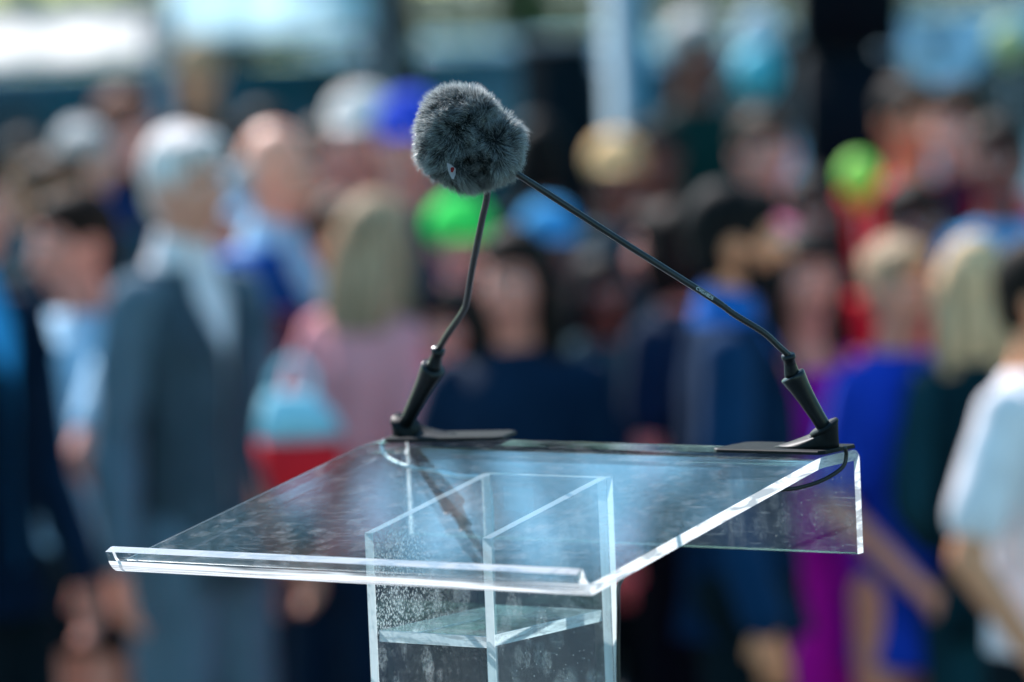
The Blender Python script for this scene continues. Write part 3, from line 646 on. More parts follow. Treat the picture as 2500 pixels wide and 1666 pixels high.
PEOPLE = [
 # px, py(head top), D, face, skin, hair, top, bottom, arms, label, kw
 (-100, 370, 10.3, 48, 'rosy', ('short', 'dark'), ('suit', C_NAVY, C_SKY), ('trousers', C_BLACK), ('down', 'down'), 'man in a navy jacket over a sky blue shirt, cut off by the left edge', {'wide': .88}),
 (190, 468, 10.9, -50, 'rosy', ('short', 'dark'), ('blouse', C_LBLUE), ('skirt', C_BLACK), ('bent', 'down'), 'person with cropped brown hair, pale blue top and black skirt, arm bent outward', {}),
 (440, 318, 10.7, 40, 'fair', ('short', 'white'), ('suit', C_GREYS, C_WHITE), ('trousers', C_GREYS), ('down', 'down'), 'white haired man in a slate grey suit and open white collar, looking right', {'wide': .80}),
 (660, 300, 11.6, 52, 'fair', ('balding', 'grey'), ('suit', C_BSUIT, C_LBLUE), ('trousers', C_NAVY), ('clasp', 'clasp'), 'bald man in a blue suit just behind the slate suited man', {}),
 (920, 468, 11.0, 150, 'rosy', ('long', 'ash'), ('blouse', C_PINK), ('trousers', C_NAVY), ('down', 'down'), 'woman with long ash blonde hair in a pink top, seen from behind', {'wide': .78, 'lean': 6}),
 (1255, 560, 10.2, -18, 'rosy', ('long', 'dark'), ('longsleeve', C_NAVY), ('trousers', C_BLACK), ('fold', 'fold'), 'dark haired woman in a navy jumper facing the lectern below the microphone', {}),
 (1775, 452, 9.9, 86, 'tan', ('short', 'black'), ('suit', C_NSUIT, C_BSUIT), ('trousers', C_BLACK), ('down', 'down'), 'bearded dark haired man in an ink blue suit, in profile looking right', {'beard': True, 'wide': .95}),
 (1885, 535, 11.3, 30, 'rosy', ('bob', 'pink'), ('tee', C_SKY), ('trousers', C_TEAL), ('down', 'down'), 'person with pink hair and a sky blue shirt behind the bearded man', {}),
 (1958, 560, 10.6, 14, 'rosy', ('long', 'black'), ('dress', C_MAG, None, .05), ('none', None), ('down', 'down'), 'woman with long black hair in a long magenta dress', {'wide': .84}),
 (2188, 582, 10.4, 24, 'fair', ('bun', 'ash'), ('dress', C_ROYAL, C_ROYAL, .40), ('none', None), ('clasp', 'clasp'), 'person with swept back pale hair in a royal blue dress, hands clasped', {'wide': .80}),
 (2378, 584, 10.25, 172, 'fair', ('long', 'blonde'), ('suit', C_TEAL, C_TEAL), ('trousers', C_TEAL), ('clasp', 'clasp'), 'blonde woman in a dark teal jacket with her back turned', {'wide': .72}),
 (2535, 580, 9.2, 60, 'tan', ('short', 'dark'), ('tee', C_WHITE), ('trousers', C_BLACK), ('down', 'loose'), 'dark haired man in a white T-shirt at the right edge', {'wide': 1.12}),
 (1105, 700, 11.0, -30, 'rosy', ('bob', 'black'), ('tee', C_BLACK), ('trousers', C_BLACK), ('down', 'down'), 'shorter person with a dark bob between the pink top and the navy jumper', {}),
 (830, 470, 11.4, 15, 'tan', ('short', 'brown'), ('tee', C_WINE), ('trousers', C_BLACK), ('down', 'down'), 'person with a warm lit face looking out beside the ash blonde hair', {}),
 (1640, 500, 11.6, -120, 'rosy', ('bob', 'dark'), ('tee', C_NAVY), ('trousers', C_BLACK), ('down', 'down'), 'person with a dark bob turned away, half hidden behind the bearded man', {}),
 (1120, 500, 12.2, 10, 'rosy', ('short', 'brown'), ('tee', C_ROYAL), ('trousers', C_NAVY), ('down', 'down'), 'person in a royal blue shirt and bright green cap under the windscreen', {'cap': C_GREEN}),
 (2225, 440, 11.6, 10, 'brown', ('short', 'dark'), ('tee', C_RED), ('trousers', C_NAVY), ('down', 'down'), 'brown skinned man in a red shirt behind the royal blue dress', {}),
 (130, 372, 12.0, 30, 'tan', ('short', 'brown'), ('tee', C_CHAR), ('trousers', C_BLACK), ('down', 'down'), 'person in charcoal behind the cropped brown hair', {}),
 # further back
 (200, 300, 13.2, 20, 'fair', ('short', 'grey'), ('longsleeve', C_TEAL), ('trousers', C_BLACK), ('down', 'down'), 'grey haired person in dark teal far back on the left', {}),
 (295, 215, 14.0, 35, 'rosy', ('short', 'red'), ('suit', C_BSUIT, C_BLACK), ('trousers', C_NAVY), ('down', 'down'), 'auburn haired person standing tall in the back row on the left', {}),
 (540, 330, 13.4, 0, 'rosy', ('short', 'dark'), ('tee', C_BSUIT), ('trousers', C_NAVY), ('down', 'down'), 'person between the white haired man and the bald man', {}),
 (880, 235, 13.6, -10, 'rosy', ('short', 'brown'), ('longsleeve', C_WINE), ('trousers', C_BLACK), ('down', 'down'), 'person wearing a cream cap in the back row', {'cap': C_CREAM}),
 (780, 300, 14.2, 25, 'rosy', ('short', 'brown'), ('longsleeve', C_WINE), ('trousers', C_BLACK), ('down', 'down'), 'person in a wine coloured jumper left of the cream cap', {}),
 (1000, 245, 13.0, 0, 'rosy', ('short', 'dark'), ('tee', C_NAVY), ('trousers', C_BLACK), ('down', 'down'), 'person wearing a royal blue cap left of the windscreen', {'cap': C_ROYAL}),
 (1335, 512, 13.4, 20, 'brown', ('short', 'black'), ('longsleeve', C_BLACK), ('trousers', C_BLACK), ('down', 'down'), 'person wearing a bright blue cap right of the windscreen', {'cap': C_SKY}),
 (1502, 345, 14.5, 0, 'brown', ('short', 'black'), ('longsleeve', C_TEAL), ('trousers', C_BLACK), ('down', 'down'), 'person in a tan straw coloured cap in front of the lamp post', {'cap': C_TAN}),
 (1860, 268, 13.2, 10, 'rosy', ('short', 'brown'), ('longsleeve', C_NAVY), ('trousers', C_BLACK), ('down', 'down'), 'person with a rosy face left of the loudspeaker tower', {}),
 (2215, 190, 13.6, 15, 'tan', ('short', 'dark'), ('tee', C_RED), ('trousers', C_NAVY), ('down', 'down'), 'person in a red T-shirt just right of the loudspeaker tower', {}),
 (2340, 200, 12.9, -25, 'rosy', ('short', 'brown'), ('suit', C_RED, C_WINE), ('trousers', C_NAVY), ('down', 'down'), 'person in a red jacket at the back on the right', {}),
 (2440, 285, 12.4, -10, 'brown', ('short', 'dark'), ('tee', C_SKY), ('trousers', C_NAVY), ('down', 'down'), 'person in a sky blue shirt at the back on the right', {}),
 (1690, 30, 16.0, 20, 'brown', ('short', 'grey'), ('longsleeve', C_DKG), ('trousers', C_BLACK), ('down', 'down'), 'very tall person in dark green behind everyone by the lamp post', {}),
 (480, 90, 18.5, 0, 'tan', ('short', 'ash'), ('longsleeve', C_BLACK), ('trousers', C_BLACK), ('down', 'down'), 'fair haired person in black standing near the parked van', {}),
 (1600, 300, 15.0, -15, 'brown', ('short', 'black'), ('longsleeve', C_TEAL), ('trousers', C_BLACK), ('down', 'down'), 'person in dark teal right of the tan cap', {}),
 (1310, 290, 15.2, 178, 'brown', ('bob', 'black'), ('longsleeve', C_BLACK), ('trousers', C_BLACK), ('down', 'down'), 'person in black with back turned in front of the dark banner stand', {}),
 (60, 330, 15.0, 5, 'tan', ('short', 'dark'), ('longsleeve', C_TEAL), ('trousers', C_BLACK), ('down', 'down'), 'person in dark teal furthest back at the left edge', {}),
 (640, 260, 16.0, 15, 'brown', ('short', 'black'), ('longsleeve', C_CHAR), ('trousers', C_BLACK), ('down', 'down'), 'person in charcoal far behind the bald man', {}),
 (1980, 420, 12.6, 0, 'brown', ('bob', 'black'), ('longsleeve', C_BLACK), ('trousers', C_BLACK), ('down', 'down'), 'person in black in front of the loudspeaker tower', {}),
 (1460, 620, 12.3, 20, 'brown', ('bob', 'black'), ('longsleeve', C_TEAL), ('trousers', C_BLACK), ('down', 'down'), 'person in dark teal behind the navy jumper', {}),
 (560, 440, 12.6, 10, 'rosy', ('short', 'black'), ('longsleeve', C_BLACK), ('trousers', C_BLACK), ('down', 'down'), 'person wearing a pale blue cap between the two older men', {'cap': C_LBLUE}),
]
for i, p in enumerate(PEOPLE):
    person(*p[:10], group=G1, near=p[2] < 11.7, seed=i, **p[10])

# ================================================================== OBJECTS BEHIND
# vehicles on the road
def canvas(name, col):
    mt, t = new_mat(name); L = t.links.new; o = N(t, 'ShaderNodeOutputMaterial'); d = N(t, 'ShaderNodeBsdfDiffuse'); tl = N(t, 'ShaderNodeBsdfTranslucent'); d.inputs[0].default_value = (*col, 1); tl.inputs[0].default_value = (*col, 1)
    x = N(t, 'ShaderNodeMixShader'); x.inputs[0].default_value = .78; L(d.outputs[0], x.inputs[1]); L(tl.outputs[0], x.inputs[2]); L(x.outputs[0], o.inputs[0]); return mt
def banner(px0, px1, y0, y1, D, mt, label):
    """cloth banner laced between two posts"""
    A = at_depth(px0, y0, D); B = at_depth(px1, y0, D); zt = A.z; zb = at_depth(px0, y1, D).z; L_ = (B-A).length; c = (A+B)/2
    t = empty('cloth_banner', (c.x, c.y, 0), math.atan2(VR.y, VR.x), label, 'banner', 'cloth banners on the left')
    bm = bmesh.new(); n = 40; pr = None
    for i in range(n+1):
        f = i/n; x = -L_/2+.04+(L_-.08)*f; q = []
        for j in range(5):
            g = j/4; q.append(bm.verts.new((x, .012*math.sin(f*23+g*2)+.01*math.sin(f*9), zt+(zb-zt)*g - .012*math.sin(f*math.pi))))
        if pr:
            for j in range(4): bm.faces.new((pr[j], q[j], q[j+1], pr[j+1]))
        pr = q
    bmesh.ops.solidify(bm, geom=bm.faces[:], thickness=.0015); bm_obj('banner_cloth', bm, mt, t)
    for sx in (-1, 1):
        bm = bmesh.new(); tube(bm, [(sx*L_/2, 0, 0), (sx*L_/2, 0, zt+.01)], .018, 8); bm_obj('post', bm, M_RIM, t)
        bm = bmesh.new(); tube(bm, [(sx*L_/2, 0, .004), (sx*L_/2, 0, .05)], [.14, .05], 16); bm_obj('base', bm, M_TRIM, t)
    bm = bmesh.new(); tube(bm, [(-L_/2, 0, zt+.004), (L_/2, 0, zt+.004)], .004, 6); bm_obj('cord', bm, C_WHITE, t)
banner(-420, 380, 64, 168, 22, canvas('canvas_white', (.93, .91, .91)), 'bright white banner glowing in the sun at the far left')
banner(390, 915, -60, 96, 23.2, canvas('canvas_pale_blue', (.72, .90, .97)), 'pale blue banner behind the fair haired person in black')
banner(20, 340, -4, 66, 33, canvas('canvas_grey_green', (.45, .55, .50)), 'small grey green banner behind the bright white one')
p = gpos(250, 26); car(p, VANG+R(97), PAINT_T, 'teal van parked side on behind the bright white banner', 'parked_van', 5.2, 1.9, 1.72, True)
p = gpos(660, 33); car(p, VANG+R(180+20), PAINT_D, 'dark car parked behind the pale blue banner', L_=4.5, H_=1.6)
p = gpos(930, 33); car(p, VANG+R(180-10), PAINT_T, 'teal car parked left of the thick tree trunk', L_=4.3, H_=1.6)
p = gpos(1320, 28); car(p, VANG+R(180+35), PAINT_B, 'pale blue car parked just right of the thick tree trunk', L_=4.3, H_=1.75)
p = gpos(1850, 27); car(p, VANG+R(180-25), PAINT_S, 'silver car seen left of the loudspeaker tower', L_=4.3, H_=1.7)
p = gpos(2330, 25); car(p, VANG+R(125), PAINT_B, 'pale blue car parked at the right edge behind the red jacket', L_=4.4, H_=1.85)

def post(px, D, r, h, mt, name, label, cat):
    b = gpos(px, D); t = empty(name, b, 0, label, cat)
    bm = bmesh.new(); tube(bm, [(0, 0, 0), (0, 0, .04), (0, 0, .041), (0, 0, h)], [r*2, r*2, r, r*.85], 20); bm_obj('pole', bm, mt, t)
    bm = bmesh.new(); tube(bm, [(0, 0, .04), (0, 0, .34)], [r*1.35, r*1.3], 20); bm_obj('base_sleeve', bm, mt, t)
    bm = bmesh.new(); tube(bm, [(0, 0, h), (0, 0, h+.1), (0, 0, h+.35), (0, 0, h+.42)], [.09, .22, .24, .06], 20); bm_obj('lamp_head', bm, mt, t)
    return t
post(1556, 17, .082, 4.6, mat('post_paint', (.09, .24, .32), rough=.6, spec=.2, noise_amt=.1), 'lamp_post', 'pale grey blue lamp post rising behind the crowd', 'lamp post')
# loudspeaker tower
def speaker_tower(px, D, label):
    b = gpos(px, D); t = empty('loudspeaker_tower', b, math.atan2(-VD.y, -VD.x)+math.pi/2, label, 'loudspeaker')
    mt = mat('speaker_cabinet', (.002, .006, .011), rough=.7, spec=.08); gr = mat('speaker_grille', (.003, .007, .012), rough=.8, scale=300, bump=.5, spec=.05)
    z = .12
    for hgt in (.62, .62, .5, .5):
        bm = bmesh.new(); box(bm, (0, 0, z+hgt/2), (.30, .34, hgt-.012), bev=.012); c = bm_obj('cabinet', bm, mt, t)
        bm = bmesh.new(); box(bm, (0, -.178, z+hgt/2), (.26, .014, hgt-.06), bev=.004); bm_obj('grille', bm, gr, c)
        z += hgt
    bm = bmesh.new(); box(bm, (0, 0, .055), (.44, .44, .11), bev=.015); bm_obj('base', bm, mt, t)
speaker_tower(2098, 14.6, 'black stacked loudspeaker tower standing right of centre behind the crowd')
# dark banner stand
b = gpos(1388, 16.2); t = empty('banner_stand', b, math.atan2(-VD.y, -VD.x)+math.pi/2, 'narrow black banner stand behind the microphone', 'banner stand')
bm = bmesh.new(); box(bm, (0, 0, 1.0), (.26, .012, 1.8)); bm_obj('banner', bm, C_BLACK, t)
bm = bmesh.new(); box(bm, (0, .01, .04), (.34, .22, .08), bev=.02); bm_obj('base', bm, M_TRIM, t)
bm = bmesh.new(); tube(bm, [(0, .02, .08), (0, .02, 1.9)], .012, 8); bm_obj('support_rod', bm, M_RIM, t)
bm = bmesh.new(); box(bm, (0, 0, 1.905), (.28, .03, .03), bev=.006); bm_obj('top_rail', bm, M_RIM, t)
# balloons tied to weights
def balloon(px, py, D, r, col, label):
    P = at_depth(px, py, D); t = empty('balloon', (P.x, P.y, 0), 0, label, 'balloon', 'balloons floating among the guests')
    mt = mat('balloon_'+label.split()[0]+label.split()[1], col, rough=.6, noise_amt=.03, spec=.2)
    bm = bmesh.new(); prof = [(0.0, 1.08), (.35, 1.02), (.7, .78), (.95, .35), (1.0, 0), (.92, -.4), (.68, -.8), (.38, -1.1), (.12, -1.3)]
    rs = [[Vector((math.cos(a*math.pi/10)*max(q, .02)*r, math.sin(a*math.pi/10)*max(q, .02)*r, P.z+z*r)) for a in range(20)] for q, z in prof]
    rings(bm, rs); bmesh.ops.recalc_face_normals(bm, faces=bm.faces); bm_obj('skin', bm, mt, t)
    bm = bmesh.new(); tube(bm, [(0, 0, P.z-1.3*r), (0, 0, P.z-1.42*r)], [.008, .016], 8); bm_obj('knot', bm, mt, t)
    bm = bmesh.new(); tube(bm, spline([(0, 0, P.z-1.4*r), (.02, .01, P.z*.5), (0, 0, .05)], 6), .002, 5); bm_obj('string', bm, C_WHITE, t)
    bm = bmesh.new(); tube(bm, [(0, 0, .004), (0, 0, .06)], [.05, .035], 12); bm_obj('weight', bm, M_TRIM, t)
balloon(2098, 432, 12.2, .052, (.40, .92, .12), 'bright lime green balloon in front of the red T-shirt')
balloon(1850, 175, 15.2, .075, (.12, .62, .75), 'cyan balloon added for a blurred highlight, left of the loudspeaker tower')  # added body standing in for an out-of-focus spot of light
balloon(1850, 75, 17.2, .07, (.55, .68, .80), 'pale grey blue balloon added for the highlight above the cyan one')  # likewise stands in for a paler out-of-focus highlight
balloon(2205, 155, 17, .10, (.50, .65, .75), 'large pale blue balloon right of the loudspeaker tower')
balloon(2460, 100, 16, .06, (.60, .68, .30), 'dull yellow balloon in the top right corner')
# bag: red lower half, white and pale blue upper
P = at_depth(738, 1172, 10.0); t = empty('tote_bag', P, rz := math.atan2(-VD.y, -VD.x)+math.pi/2, 'red tote bag with pale blue and white top hanging beside the pink skirt', 'bag')
bm = bmesh.new(); loft(bm, [(0, 0, -.06, .03, .02), (0, 0, -.04, .06, .035), (0, 0, .03, .085, .05), (0, 0, .085, .092, .05)]); bm_obj('bag_body', bm, C_RED2 if 'C_RED2' in globals() else cloth('scarlet', (.75, .02, .03)), t)
bm = bmesh.new(); loft(bm, [(0, 0, .0855, .092, .05), (-.005, 0, .13, .080, .045), (-.02, 0, .18, .05, .03)]); bm_obj('top_band', bm, cloth('pale_aqua', (.35, .68, .80)), t)
bm = bmesh.new(); tube(bm, spline([(-.04, 0, .15), (-.05, 0, .21), (-.01, 0, .25), (.03, 0, .21), (.02, 0, .15)], 5), .008, 8); bm_obj('strap', bm, cloth('pale_aqua', (.35, .68, .80)), t)

# ================================================================== LECTERN
W, DD, HH, FL, AP = .55, .3931, .080, .0719, .1012
LY, LZ = .0113, .0229
CX0, CW, CY0, CD, SZ, CT = .1837, .1506, .1464, .2072, -.0705, .0069
lect = empty('lectern', (.26, .25, .5), 0, 'clear acrylic lectern with a tilted reading desk and splashed panes, nearest the camera', 'lectern')
LO = Vector((-.26, -.25, Z0-.5))          # desk origin in the lectern's own frame
def lo(x, y, z): return Vector((x, y, z)) + LO
# bent sheet: lip, slope, flat shelf, drop apron; profile in (y, z), outer (top) side
def bent(pts, rads, seg=6):
    out = []
    for i, p in enumerate(pts):
        p = Vector(p)
        if i in (0, len(pts)-1) or rads[i] == 0: out.append(p); continue
        a = (Vector(pts[i-1])-p); b = (Vector(pts[i+1])-p); r = min(rads[i], a.length*.45, b.length*.45)
        A = p+a.normalized()*r; B = p+b.normalized()*r
        for k in range(seg+1):
            q = k/seg; out.append(A*(1-q)**2 + p*2*q*(1-q) + B*q*q)
    return out
TH = .0106
prof = bent([(-LY-.002, LZ), (-.006, .0065), (DD, HH), (DD+FL, HH+.001), (DD+FL+.001, HH-AP)], [0, .013, .012, .012, 0])
def offs(P, th):
    o = []
    for i, p in enumerate(P):
        a = P[max(i-1, 0)]; b = P[min(i+1, len(P)-1)]; d = (b-a).normalized(); o.append(p + Vector((d.y, -d.x))*th)
    return o
pp = [prof[0]]
for a_, b_ in zip(prof, prof[1:]):          # extra rows hold the flat runs flat between the bends
    d_ = b_-a_
    if d_.length > .03: pp += [a_+d_*(.0012/d_.length), b_-d_*(.0012/d_.length)]
    pp.append(b_)
prof = pp
low = offs(prof, TH)
bm = bmesh.new(); ch = .0012
def row(x, P): return [bm.verts.new(lo(x, p.x, p.y)) for p in P]
tA, tB = row(.0018, prof), row(W, prof); tC = row(0, [a_.lerp(b_, .16) for a_, b_ in zip(prof, low)]); bA, bB = row(0, low), row(W, low)
np_ = len(prof)
for i in range(np_-1):
    f = bm.faces.new((tA[i], tA[i+1], tB[i+1], tB[i]))
    f2 = bm.faces.new((bA[i], bB[i], bB[i+1], bA[i+1]))
    seglen = (prof[i+1]-prof[i]).length
    mi = 2 if (seglen < .009 and -.014 < prof[i].x < .012 and prof[i].y < .019) else 0
    f.material_index = 0; f2.material_index = mi
    bm.faces.new((tC[i], bA[i], bA[i+1], tC[i+1])).material_index = 0
    for q in (bm.faces.new((tA[i], tC[i], tC[i+1], tA[i+1])), bm.faces.new((tB[i], tB[i+1], bB[i+1], bB[i]))): q.material_index = 1
for i in (0, np_-1): bm.faces.new((tA[i], tB[i], bB[i], bA[i], tC[i])).material_index = 1
bmesh.ops.recalc_face_normals(bm, faces=bm.faces)
o = bm_obj('reading_desk', bm, [M_FACE, M_EDGE, M_BEND], lect, smooth=False)
for pf in o.data.polygons: pf.use_smooth = (pf.material_index != 1)
try:
    o.data.set_sharp_from_angle(angle=R(35))
except Exception: pass
# column panels, T thick; each a closed plate with milky rims
T = .0105
ZB = -(Z0-.5)+.012                         # top of foot plate, desk frame
slope = (HH-.0078)/DD
def plate(name, corners, nrm, mf, me_=M_EDGE2, parent=lect):
    """corners: outline of one face (desk frame), extruded by nrm"""
    bm = bmesh.new(); a = [bm.verts.new(lo(*c)) for c in corners]; b = [bm.verts.new(lo(*(Vector(c)+Vector(nrm)))) for c in corners]
    bm.faces.new(a); bm.faces.new(b[::-1])
    n = len(a)
    for i in range(n): bm.faces.new((a[i], b[i], b[(i+1) % n], a[(i+1) % n])).material_index = 1
    bmesh.ops.recalc_face_normals(bm, faces=bm.faces)
    o = bm_obj(name, bm, [mf, me_], parent, smooth=False)
    md = o.modifiers.new('arris', 'BEVEL'); md.width = .0007; md.segments = 2; md.limit_method = 'ANGLE'
    return o
YB = CY0+CD
def under(y): return .0078 + y*slope - TH*1.04 - .0004
for x in (CX0, CX0+CW-T):
    plate('side_panel', [(x, CY0, ZB), (x, YB-T-.0006, ZB), (x, YB-T-.0006, under(YB-T)), (x, CY0, under(CY0))], (T, 0, 0), M_PANE if x == CX0 else M_FACE2)
plate('back_panel', [(CX0, YB-T, ZB), (CX0+CW, YB-T, ZB), (CX0+CW, YB-T, under(YB-T)), (CX0, YB-T, under(YB-T))], (0, T, 0), M_FACE2)
plate('shelf', [(CX0+T+.0005, CY0+.002, SZ-.012), (CX0+CW-T-.0005, CY0+.002, SZ-.012), (CX0+CW-T-.0005, YB-T-.001, SZ-.012), (CX0+T+.0005, YB-T-.001, SZ-.012)], (0, 0, .0115), M_FACE2, M_EDGE)
plate('foot_plate', [(CX0-.12, CY0-.08, ZB-.012), (CX0+CW+.12, CY0-.08, ZB-.012), (CX0+CW+.12, YB+.06, ZB-.012), (CX0-.12, YB+.06, ZB-.012)], (0, 0, .0115), M_FACE2, M_EDGE)
# strip of clear tape stuck on the back panel
bm = bmesh.new(); box(bm, lo(CX0+.045, YB-T-.002, .035), (.036, .0006, .024), Matrix.Rotation(.06, 3, 'Y'))
tp, tt = new_mat('clear_tape'); oo = N(tt, 'ShaderNodeOutputMaterial'); d_ = N(tt, 'ShaderNodeBsdfDiffuse'); d_.inputs[0].default_value = (.8, .85, .9, 1); q_ = N(tt, 'ShaderNodeBsdfTransparent'); x_ = N(tt, 'ShaderNodeMixShader'); x_.inputs[0].default_value = .25
tt.links.new(q_.outputs[0], x_.inputs[1]); tt.links.new(d_.outputs[0], x_.inputs[2]); tt.links.new(x_.outputs[0], oo.inputs[0])
bm_obj('tape_strip', bm, tp, lect, smooth=False)

# ================================================================== MICROPHONES
ZT = HH + Z0 + .0018                         # top of the flat shelf, world
YM = DD + FL*.52
FURC = at_y(1142, 342, .223)
def path(pts, y0, y1):
    """photo pixels -> points; y runs from y0 to y1 along the path"""
    ls = [0]
    for a, b in zip(pts, pts[1:]): ls.append(ls[-1] + math.hypot(a[0]-b[0], a[1]-b[1]))
    return [at_y(p[0], p[1], y0+(y1-y0)*l/ls[-1]) for p, l in zip(pts, ls)]
def microphone(neck_px, y0, y1, hand_px, plate_dir, label, cable_pts, cable_mat, mirror, text=None):
    hb, ht, ct_ = path(hand_px, y0, y0-.03*(1 if True else 0))
    root = Vector((hb.x, hb.y, ZT))
    t = empty('gooseneck_microphone', root, 0, label, 'microphone', 'gooseneck microphones on the lectern')
    def L(p): return Vector(p) - root
    hb = L(hb); ht = L(ht); ct_ = L(ct_); ax = (ht-hb).normalized()
    # base plate
    bm = bmesh.new(); pd = Vector(plate_dir).normalized(); pn = Vector((-pd.y, pd.x, 0))
    outline = [(-.013, -.030), (-.009, -.036), (.104, -.036), (.112, -.030), (.114, .026), (.106, .034), (-.008, .034), (-.013, .028)]
    for z0_, z1_, ins in ((0, .0032, 0),):
        a = [bm.verts.new(pd*u + pn*v) for u, v in outline]; b = [bm.verts.new(pd*u + pn*v + Vector((0, 0, .0026))) for u, v in outline]
        c = [bm.verts.new(pd*(u*.985) + pn*(v*.97) + Vector((0, 0, .0036))) for u, v in outline]
        n = len(a); bm.faces.new(a[::-1]); bm.faces.new(c)
        for q1, q2 in ((a, b), (b, c)):
            for i in range(n): bm.faces.new((q1[i], q1[(i+1) % n], q2[(i+1) % n], q2[i]))
    bmesh.ops.recalc_face_normals(bm, faces=bm.faces)
    bm_obj('base_plate', bm, M_BLACKM, t, smooth=False)
    # wedge socket from plate to tilted collar
    bm = bmesh.new(); x, y = frame(ax); cc = hb + ax*.004; rs = []
    for q in range(7):
        f = q/6; rs_ = []
        for k in range(24):
            a = 2*math.pi*k/24
            lowp = pd*(math.cos(a)*.036+.025) + pn*math.sin(a)*.020 + Vector((0, 0, .003))
            d = lowp - pd*.0; hz = (Vector((math.cos(a)*pd.x + math.sin(a)*pn.x, math.cos(a)*pd.y + math.sin(a)*pn.y, 0)))
            hz = (hz - ax*hz.dot(ax)).normalized(); up_ = cc + hz*.0145
            rs_.append(lowp.lerp(up_, f**.8))
        rs.append(rs_)
    hz_top = [cc + (p-cc)*.62 for p in rs[-1]]; rs.append([cc + (p-cc)*1.08 + ax*.0008 for p in rs[-1]]); rs.append([p + ax*.0025 for p in rs[-1]])
    rings(bm, rs); bmesh.ops.recalc_face_normals(bm, faces=bm.faces); bm_obj('socket', bm, M_BLACKM, t)
    # tapered handle
    bm = bmesh.new(); Lh = (ht-hb).length
    us = [-.004, 0, .02, .3, .6, .8, .93, .985, 1.0]; rr = [.0062, .0066, .0069, .0074, .0088, .0104, .0120, .0125, .0119]
    tube(bm, [hb + ax*(Lh*u) for u in us], rr, 28); bm_obj('handle', bm, M_BLACK, t)
    bm = bmesh.new(); ax2 = (ct_-ht).normalized(); Lc = (ct_-ht).length
    tube(bm, [ht + ax2*(Lc*u) for u in (0, .15, .5, .80, .82, 1.0)], [.0078, .0074, .0060, .0056, .0070, .0066], 24); bm_obj('strain_relief', bm, M_BLACK, t)
    # gooseneck: tube with corrugated ends
    pts = spline(path(neck_px, y0-.03, y1), 10); pts = [L(p) for p in pts]
    dense = []; 
    for a, b in zip(pts, pts[1:]):
        n = max(1, int((b-a).length/.0011))
        for k in range(n): dense.append(a.lerp(b, k/n))
    tot = len(dense); rad = []
    for i in range(tot):
        q = i/tot; cor = q < NK[0] or q > NK[1]
        rad.append(.0031 + (.00028*math.sin(i*math.pi*2/2.6) if cor else .0) + (.0002 if not cor else 0))
    bm = bmesh.new(); tube(bm, dense, rad, 12); g = bm_obj('gooseneck', bm, M_NECK, t)
    if text:
        tc_ = bpy.data.curves.new('lettering', 'FONT'); tc_.body = text; tc_.size = .0046; tc_.extrude = .0001; tc_.align_x = 'CENTER'; tc_.align_y = 'CENTER'
        tmp = bpy.data.objects.new('tmp', tc_); COL.objects.link(tmp)
        dg = bpy.context.evaluated_depsgraph_get(); me = bpy.data.meshes.new_from_object(tmp.evaluated_get(dg)); bpy.data.objects.remove(tmp)
        me.materials.clear(); P = min(dense, key=lambda q: ((q+root) - at_y(1718, 722, (q+root).y)).length); i = dense.index(P)
        d = (dense[i-12]-dense[i+12]).normalized()
        if d.dot(RT) < 0: d = -d
        nn = (CAM-(P+root)).normalized(); nn = (nn - d*nn.dot(d)).normalized(); uu = nn.cross(d)
        M3 = Matrix((d, uu, nn)).transposed().to_4x4(); M3.translation = P + nn*.0034 + uu*.0004
        me.transform(M3); link('lettering', me, t, [mat('white_print', (.7, .75, .78), rough=.5)])
    # capsule inside the windscreen
    bm = bmesh.new(); e0 = dense[-1]; d = (e0-dense[-8]).normalized(); tube(bm, [e0 - d*.002, e0 + d*.012, e0+d*.014, e0 + d*.034, e0+d*.036], [.0045, .005, .0065, .0065, .004], 16); bm_obj('microphone_capsule', bm, M_BLACK, t)
    cb = bmesh.new(); tube(cb, spline([L(p) for p in cable_pts], 8), .0021, 8); cbo = bm_obj('cable', cb, cable_mat, t)
    return t
NK = (.22, .93)
rc = [at_y(2062, 1092, .428), at_y(2066, 1112, .432), at_y(2056, 1142, .428), at_y(2010, 1172, .415), at_y(1948, 1192, .40), at_y(1880, 1202, .38), at_y(1790, 1245, .33), at_y(1650, 1325, .25), at_y(1560, 1378, .22), at_y(1515, 1420, .26), at_y(1510, 1500, .345), at_y(1514, 1800, .345), Vector((.335, .345, .9))]
microphone([(1926, 868), (1900, 845), (1864, 812), (1793, 768), (1735, 727), (1510, 585), (1286, 440), (1240, 410)], YM, .235,
           [(2020, 1056), (1934, 916), (1924, 866)], (-1, -.03, 0), 'gooseneck microphone on the right, its long neck reaching left to the windscreen', rc, M_CABLE, 1, 'CVG18DS')
NK = (.0, .9)
lc = [at_y(938, 1075, .44), at_y(932, 1092, .438), at_y(948, 1118, .43), at_y(990, 1138, .415), at_y(1060, 1150, .40), at_y(1125, 1163, .385), at_y(1175, 1168, .375), at_y(1198, 1215, .365), at_y(1203, 1400, .36), at_y(1212, 1800, .36), Vector((.19, .36, .9))]
microphone([(1071, 852), (1096, 812), (1131, 760), (1141, 728), (1154, 650), (1176, 540), (1189, 478), (1186, 430)], YM, .240,
           [(984, 1046), (1058, 897), (1071, 852)], (1, .42, 0), 'gooseneck microphone on the left, its short bent neck rising straight into the windscreen', lc, M_CABLE2, -1)

